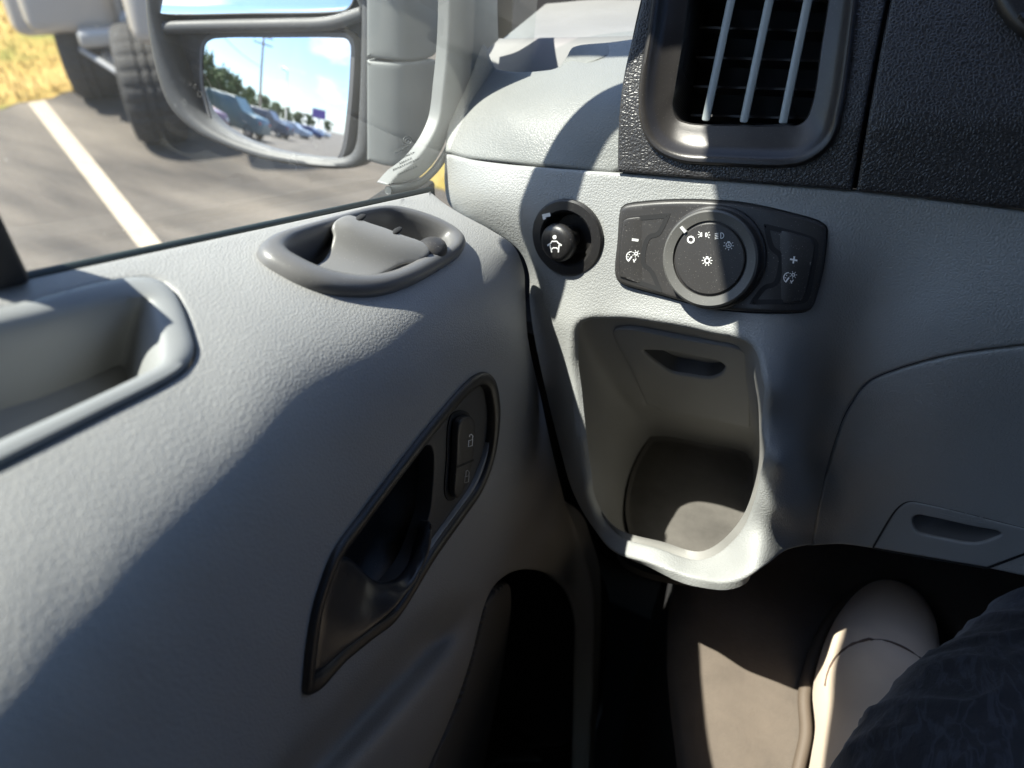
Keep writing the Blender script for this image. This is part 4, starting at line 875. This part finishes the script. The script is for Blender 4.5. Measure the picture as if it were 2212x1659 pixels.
# ================================================================== OUTSIDE
def gmat(name, build):
    m = bpy.data.materials.new(name); m.use_nodes = True; build(m.node_tree.nodes, m.node_tree.links, m.node_tree.nodes['Principled BSDF']); return m
def asph(N, L, b):
    t = N.new('ShaderNodeTexCoord'); n1 = N.new('ShaderNodeTexNoise'); n1.inputs['Scale'].default_value = 60; n1.inputs['Detail'].default_value = 8; n1.inputs['Roughness'].default_value = .7
    mp_ = N.new('ShaderNodeMapping'); mp_.inputs['Rotation'].default_value = (0, 0, .9); mp_.inputs['Scale'].default_value = (.35, 1.6, 1)
    n2 = N.new('ShaderNodeTexNoise'); n2.inputs['Scale'].default_value = 2.4; n2.inputs['Detail'].default_value = 6
    L.new(t.outputs['Object'], n1.inputs[0]); L.new(t.outputs['Object'], mp_.inputs[0]); L.new(mp_.outputs[0], n2.inputs[0])
    r1 = N.new('ShaderNodeValToRGB'); r1.color_ramp.elements[0].position = .35; r1.color_ramp.elements[0].color = (.050, .042, .036, 1); r1.color_ramp.elements[1].position = .68; r1.color_ramp.elements[1].color = (.150, .126, .102, 1); L.new(n2.outputs[0], r1.inputs[0])
    mu = N.new('ShaderNodeMixRGB'); mu.blend_type = 'OVERLAY'; mu.inputs[0].default_value = .7; L.new(r1.outputs[0], mu.inputs[1]); L.new(n1.outputs[0], mu.inputs[2]); L.new(mu.outputs[0], b.inputs['Base Color'])
    b.inputs['Roughness'].default_value = .9; bp = N.new('ShaderNodeBump'); bp.inputs['Distance'].default_value = .01; L.new(n1.outputs[0], bp.inputs['Height']); L.new(bp.outputs[0], b.inputs['Normal'])
ASPH = gmat('asphalt', asph)
def grs(N, L, b):
    t = N.new('ShaderNodeTexCoord'); n2 = N.new('ShaderNodeTexNoise'); n2.inputs['Scale'].default_value = 1.3; n2.inputs['Detail'].default_value = 9; n2.inputs['Roughness'].default_value = .65; L.new(t.outputs['Object'], n2.inputs[0])
    r1 = N.new('ShaderNodeValToRGB'); e = r1.color_ramp.elements; e[0].position = .36; e[0].color = (.17, .17, .03, 1); e[1].position = .66; e[1].color = (.40, .28, .10, 1); k = e.new(.5); k.color = (.30, .20, .05, 1); L.new(n2.outputs[0], r1.inputs[0]); L.new(r1.outputs[0], b.inputs['Base Color']); b.inputs['Roughness'].default_value = 1
    n3 = N.new('ShaderNodeTexNoise'); n3.inputs['Scale'].default_value = 25; L.new(t.outputs['Object'], n3.inputs[0]); bp = N.new('ShaderNodeBump'); bp.inputs['Distance'].default_value = .02; L.new(n3.outputs[0], bp.inputs['Height']); L.new(bp.outputs[0], b.inputs['Normal'])
GRS = gmat('dry_grass', grs)
def plane(nm, pts, m, lab, kind='structure'):
    bm = bmesh.new(); bm.faces.new([bm.verts.new(p) for p in pts]); o = bmobj(nm, bm, m, None, smooth=False); tag(o, lab, None, None, kind); return o
plane('parking_lot', [(-900, -900, 0), (900, -900, 0), (900, 900, 0), (-900, 900, 0)], ASPH, 'worn grey brown asphalt of the parking lot')
g0, g1 = atZ(0, 231, -CAMH), atZ(190, 197, -CAMH); gd = (g1 - g0).normalized(); gn = Vector((-gd.y, gd.x, 0))
if gn.dot(g0) < 0: gn = -gn
bm = bmesh.new(); GA, GB = -300, 300; prev = None; row = []
def jit(i): return .04 * math.sin(i * 2.1) + .03 * math.sin(i * 5.3 + 1)
for i in range(0, 401):
    s = -20 + i * .1; row.append((bm.verts.new(g0 + gd * s + gn * jit(i) + Vector((0, 0, .004))), bm.verts.new(g0 + gd * s + gn * 250 + Vector((0, 0, .004)))))
for i in range(400): bm.faces.new([row[i][0], row[i + 1][0], row[i + 1][1], row[i][1]])
o = bmobj('lawn', bm, GRS, None, smooth=False); tag(o, 'sunburnt yellow grass verge beyond the parking lot', None, None, 'structure')
v0 = atZ(898, 392, -CAMH); plane('front_verge', [v0 + Vector((0, 0, .004)), v0 + Vector((-1.2, 9, .004)), v0 + Vector((9, 9, .004)), v0 + Vector((9, -.6, .004))], GRS, 'strip of dry yellow grass in front of the van')
# grass tufts
bm = bmesh.new(); rg = random.Random(3)
for k in range(14000):
    s = rg.uniform(-3, 6); d = rg.uniform(0, 1) ** 1.5 * 9; p = g0 + gd * s + gn * d; h = rg.uniform(.03, .09); a = rg.uniform(0, 6.28); wv_ = .006
    q = Vector((math.cos(a) * wv_, math.sin(a) * wv_, 0)); tp_ = p + Vector((rg.uniform(-.03, .03), rg.uniform(-.03, .03), h)); bm.faces.new([bm.verts.new(p - q), bm.verts.new(p + q), bm.verts.new(tp_)])
o = bmobj('grass', bm, GRS, None, smooth=False); tag(o, 'short dry yellow grass blades on the verge', None, None, 'stuff')
# painted bay line
LP = [atZ(64, 219, -CAMH + .004), atZ(92, 219, -CAMH + .004), atZ(366, 541, -CAMH + .004), atZ(300, 541, -CAMH + .004)]
dl = ((LP[2] + LP[3]) * .5 - (LP[0] + LP[1]) * .5).normalized(); dn = Vector((-dl.y, dl.x, 0)) * .047
A0 = (LP[0] + LP[1]) * .5; A1 = A0 + dl * 5.2
PAINT = mat('line_paint', (.36, .30, .225), .85, fine=80, bump=.5, var=.18)
plane('parking_line', [A0 - dn, A1 - dn, A1 + dn, A0 + dn], PAINT, 'cream painted bay line running across the asphalt')
def wheel(nm, c, axis, r, wd, par, rimm):
    ax = axis.normalized(); u, v, n = basis(ax, Vector((0, 0, 1))); V = []; F = []; S_ = 72
    prof = [(r * .60, -wd * .46), (r * .80, -wd * .52), (r * .93, -wd * .49), (r * .985, -wd * .40), (r, -wd * .30), (r, -wd * .14), (r * .97, -wd * .12), (r * .97, -wd * .06), (r, -wd * .04), (r, wd * .04), (r * .97, wd * .06), (r * .97, wd * .12), (r, wd * .14), (r, wd * .30), (r * .985, wd * .40), (r * .93, wd * .49), (r * .80, wd * .52), (r * .60, wd * .46)]
    for k, (rr, h) in enumerate(prof):
        for i in range(S_):
            a = 2 * math.pi * i / S_; rq = rr * (1 - (.022 if (i % 3 == 0 and 3 <= k <= 14) else 0)); V.append(c + (u * math.cos(a) + v * math.sin(a)) * rq + n * h)
    for k in range(len(prof) - 1):
        for i in range(S_): j = (i + 1) % S_; F.append((k * S_ + i, k * S_ + j, (k + 1) * S_ + j, (k + 1) * S_ + i))
    o = mesh(nm, V, F, TYRE, par, smooth=False)
    lathe('rim', c - n * wd * .4, n, [(r * .62, 0), (r * .6, wd * .1), (r * .3, wd * .25), (r * .28, wd * .55), (r * .6, wd * .7), (r * .62, wd * .8), (0, wd * .8)], rimm, o, 32)
    return o
TYRE = mat('tyre_rubber', (.030, .028, .027), .8, fine=120, bump=.4, var=.2); RIMM = mat('rim_metal', (.35, .35, .36), .35, metal=.8); BODYW = mat('cream_body_paint', (.40, .37, .34), .35, coat=.4); STEEL = mat('grey_steel', (.38, .37, .36), .5, metal=.4)
# --- parked off-road truck, nose towards us
wA = atZ(228, 207, -CAMH); wB = atZ(350, 292, -CAMH); axd = (wB - wA).normalized(); fwd = Vector((axd.y, -axd.x, 0))
if fwd.dot(-wA) < 0: fwd = -fwd
OT = thing('off_road_truck', 'cream lifted truck with big black tyres parked behind the side mirror', 'truck', ((wA + wB) / 2))
steer = Vector((.66, .75, 0)).normalized(); rT = .31; ca = wA + Vector((0, 0, rT)) - axd * .02; cb = wB + Vector((0, 0, rT)) + axd * .06
for c_ in (ca, cb): wheel('wheel', c_, steer, rT, .28, OT, RIMM)
for c_ in (ca - Vector((.75, -.66, 0)) * 2.0, cb - Vector((.75, -.66, 0)) * 2.3): wheel('wheel', c_, steer, rT, .28, OT, RIMM)
tube('axle', [ca, cb], .045, STEEL, OT); tube('control_arm', [ca + axd * .1 + Vector((0, 0, .05)), ca + axd * .55 + Vector((0, 0, .28)) - fwd * .15], .04, STEEL, OT)
tube('tie_rod', [ca + fwd * .12 + Vector((0, 0, .05)), cb + fwd * .12 + Vector((0, 0, .05))], .018, STEEL, OT)
def obox(nm, c, sx, sy, sz, m, par, bev=.04, seg=3):    # sx along axle, sy along nose
    bm = bmesh.new(); rot = Matrix((axd, fwd, Vector((0, 0, 1)))).transposed(); box(bm, c, (sx, sy, sz), rot); bevel_all(bm, bev, seg); return bmobj(nm, bm, m, par)
tf = Vector((.75, -.66, 0)).normalized(); ta = Vector((.66, .75, 0)).normalized(); axd, fwd = ta, tf
bc = ca - ta * .34 + ta * .85
W_ = 1.7; mid = bc
obox('body', bc - tf * 1.0 + Vector((0, 0, .47)), W_, 2.6, .70, BODYW, OT, .08)
obox('fender', ca + tf * .02 + Vector((0, 0, .42)), .48, .86, .50, BODYW, OT, .08)
obox('fender', cb + tf * .02 + ta * .17 + Vector((0, 0, .54)), .36, .90, .46, BODYW, OT, .08)
obox('front_panel', bc + tf * .33 + Vector((0, 0, .50)), 1.1, .12, .58, BODYW, OT, .05)
for k in range(5): obox('grille_slot', ca + tf * .402 + ta * (.30 + k * .14) + Vector((0, 0, .46)), .05, .02, .40, DARK, OT, .005, 1)
obox('bumper', bc + tf * .45 + Vector((0, 0, .16)), 1.0, .14, .10, STEEL, OT, .03)
obox('cab', bc - tf * 1.5 + Vector((0, 0, 1.1)), 1.5, 1.8, .6, BODYW, OT, .16)
obox('windscreen', bc - tf * .6 + Vector((0, 0, 1.1)), 1.3, .04, .4, mat('car_glass', (.02, .025, .03), .08), OT, .01)
lathe('headlight', bc + tf * .40 + ta * .55 + Vector((0, 0, .55)), fwd, [(.1, -.02), (.1, .01), (.08, .02), (0, .025)], mat('lens', (.7, .7, .7), .1), OT, 32)
# --- things behind the van that the convex glass shows
CG = mat('dark_car_glass', (.02, .028, .035), .06); TAIL = mat('tail_red', (.35, .01, .01), .3)
def car(az_, dist, hgt, paint, label, name='parked_car', boxy=0):
    dist *= 1.45; th = math.radians(az_); base = Vector((MC.x - math.sin(th) * dist, MC.y - math.cos(th) * dist, 0))
    P = thing(name, label, 'car', base, 'cars parked in the row behind the van')
    L_ = 4.4; Wd = 1.85; X = Vector((1, 0, 0)); 
    k = hgt; hood = .42 if not boxy else .55
    prof = [(-L_ / 2, .35), (-L_ / 2, .62 * k), (-L_ / 2 + .12, .98 * k if boxy else .75 * k), (-L_ / 2 + .35, k * .97), (-L_ / 2 + .6, k), (.35, k), (.95, k * .66), (L_ / 2 - .15, k * .60), (L_ / 2, k * .45), (L_ / 2, .35)]
    k *= .88; V = []; F = []; ins = [0, 0, 0, .12, .18, .18, .04, 0, 0, 0]
    for s_ in (-1, 1):
        for (x, z), i_ in zip(prof, ins): V.append(base + Vector((x, s_ * (Wd / 2 - i_), z)))
    n = len(prof); F.append(tuple(range(n))); F.append(tuple(range(2 * n - 1, n - 1, -1)))
    for i in range(n): j = (i + 1) % n; F.append((i, i + n, j + n, j))
    bm = bmesh.new(); vs = [bm.verts.new(v) for v in V]; [bm.faces.new([vs[i] for i in f]) for f in F]; bevel_all(bm, .05, 3); bmobj('body', bm, paint, P)
    for s_ in (-1, 1):
        bm = bmesh.new(); y0 = s_ * (Wd / 2 - .035); y1 = s_ * (Wd / 2 - .17)
        q = [(-L_ / 2 + .35, k * .66, y0), (.78, k * .66, y0), (.36, k * .95, y1), (-L_ / 2 + .62, k * .95, y1)]
        a1 = [base + Vector((x, y + s_ * .015, z)) for x, z, y in q]; a2 = [p - Vector((0, s_ * .03, 0)) for p in a1]; box_pts(bm, a1 + a2); bmobj('side_window', bm, CG, P, smooth=False)
        for x in (-1.35, 1.35): wheel('wheel', base + Vector((x, s_ * (Wd / 2 - .11), .36)), Vector((0, 1, 0)), .36, .22, P, RIMM)
        bm = bmesh.new(); box(bm, base + Vector((L_ / 2 + .005, s_ * .72, .62 * k * .85)), (.05, .22, .14)); bevel_all(bm, .01); bmobj('lamp', bm, TAIL if boxy else mat('lamp_lens', (.6, .6, .6), .15), P)
    bm = bmesh.new(); b0 = [(.93, .66), (.40, .95)]
    q = [(.97, -.72, .68 * k), (.97, .72, .68 * k), (.40, .64, .965 * k), (.40, -.64, .965 * k)]
    a1 = [base + Vector((x + .03, y, z + .02)) for x, y, z in q]; box_pts(bm, a1 + [p - Vector((.03, 0, .03)) for p in a1]); bmobj('windscreen', bm, CG, P, smooth=False)
car(40.5, 11.5, 1.75, mat('maroon_paint', (.16, .05, .05), .3, coat=.5), 'dark maroon car, nearest the van at the left of the mirror view')
car(31.0, 15.0, 2.05, mat('teal_paint', (.05, .10, .12), .4, coat=.3), 'boxy blue grey car with red lamp, largest in the side mirror', boxy=1)
car(25.0, 21.0, 1.95, mat('slate_paint', (.07, .085, .12), .4, coat=.3), 'slate blue boxy car between the teal box car and the silver car', boxy=1)
car(20.5, 28.0, 1.5, mat('silver_paint', (.38, .42, .48), .3, coat=.4), 'silver blue low car, third from the right in the mirrored row')
car(17.6, 37.0, 1.5, mat('navy_paint', (.03, .05, .16), .3, coat=.4), 'small dark blue car beyond the silver car')
car(15.8, 50.0, 1.5, mat('white_paint', (.7, .7, .7), .3, coat=.4), 'white car farthest along the mirrored row')
def at_az(a, d, z=0):
    th = math.radians(a); return Vector((MC.x - math.sin(th) * d, MC.y - math.cos(th) * d, z))
WOOD = mat('weathered_pole', (.10, .085, .07), .9)
UPo = thing('utility_pole', 'tall wooden utility pole with two cross arms and wires', 'utility pole', at_az(26.6, 55))
tube('pole', [at_az(26.6, 55), at_az(26.6, 55, 12.5)], [.26, .18], WOOD, UPo)
for z in (12.2, 11.2): tube('cross_arm', [at_az(24.9, 55, z), at_az(28.3, 55, z)], .1, WOOD, UPo)
for a0, z in ((25.1, 12.4), (26.0, 12.4), (28.1, 11.4), (26.6, 8.0)):
    tube('wire', [at_az(a0, 55, z) + (at_az(60, 16, z + .5) - at_az(a0, 55, z)) * (i / 12) - Vector((0, 0, 1.2 * math.sin(math.pi * i / 12))) for i in range(13)], .03, DARK, UPo, 6)
LMo = thing('street_lamp', 'slim grey lamp post right of the utility pole in the mirror', 'street lamp', at_az(22.0, 62))
tube('post', [at_az(22.0, 62), at_az(22.0, 62, 9.5)], [.12, .09], STEEL, LMo); tube('lamp_head', [at_az(22.0, 62, 9.5), at_az(23.0, 62, 9.8)], [.15, .22], STEEL, LMo)
SG = thing('roadside_sign', 'purple and white roadside sign on a post far down the road', 'sign', at_az(16.2, 120))
bm = bmesh.new(); box(bm, at_az(16.2, 120, 6.2), (5.0, .4, 3.0)); bmobj('sign_board', bm, mat('sign_purple', (.18, .10, .40), .5), SG); tube('sign_post', [at_az(16.2, 120), at_az(16.2, 120, 5)], .25, STEEL, SG)
FLm = mat('tree_leaves', (.075, .12, .03), .8, var=.3); BRK = mat('bark', (.10, .08, .06), .9)
def tree(a, d, h, label, seed):
    h *= .72; b = at_az(a, d); T = thing('tree', label, 'tree', b, 'trees in a row behind the parked cars'); rg = random.Random(seed)
    tube('trunk', [b, b + Vector((0, 0, h * .45)), b + Vector((.2, .1, h * .75))], [.22, .16, .06], BRK, T, 8)
    V = []; F = []
    cl = [(rg.gauss(0, h * .16), rg.gauss(0, h * .16), h * (.35 + .6 * rg.random())) for _ in range(26)]
    for k in range(2600):
        c = rg.choice(cl); sh_ = 1 - .6 * (c[2] / h); r_ = h * .12 * (1 if rg.random() < .8 else 1.4)
        p = b + Vector((c[0] * sh_ * 1.6 + rg.gauss(0, r_ * .5), c[1] * sh_ * 1.6 + rg.gauss(0, r_ * .5), c[2] + rg.gauss(0, r_ * .45))); s = .22
        n = Vector((rg.gauss(0, 1), rg.gauss(0, 1), rg.gauss(0, 1))).normalized(); u, v, _ = basis(n, Vector((.3, .2, .9))); i0 = len(V)
        V += [p - u * s, p + v * s * .6, p + u * s, p - v * s * .6]; F.append((i0, i0 + 1, i0 + 2, i0 + 3))
    mesh('crown', V, F, FLm, T, smooth=False)
trs = [(47, 24, 7.5, 'broad leafy tree, left end of the tree row'), (42, 30, 7.2, 'full green tree behind the maroon car'), (37.5, 38, 7.6, 'pointed green tree right of the maroon car'), (34, 46, 7.4, 'spiky green tree above the boxy teal car'), (31, 54, 7.4, 'round tree left of the utility pole'), (28.4, 62, 7.0, 'green tree at the foot of the utility pole'), (26, 72, 7.0, 'low tree right of the utility pole'), (23.8, 84, 6.8, 'tree between the pole and the lamp post'), (21.8, 98, 6.6, 'tree behind the lamp post'), (19.8, 118, 7.0, 'distant tree above the silver car'), (17.8, 140, 8.0, 'distant rounded tree left of the purple sign'), (14.6, 170, 8, 'farthest tree right of the purple sign')]
for i, (a, d, h, lab) in enumerate(trs): tree(a, d, h, lab, 20 + i)
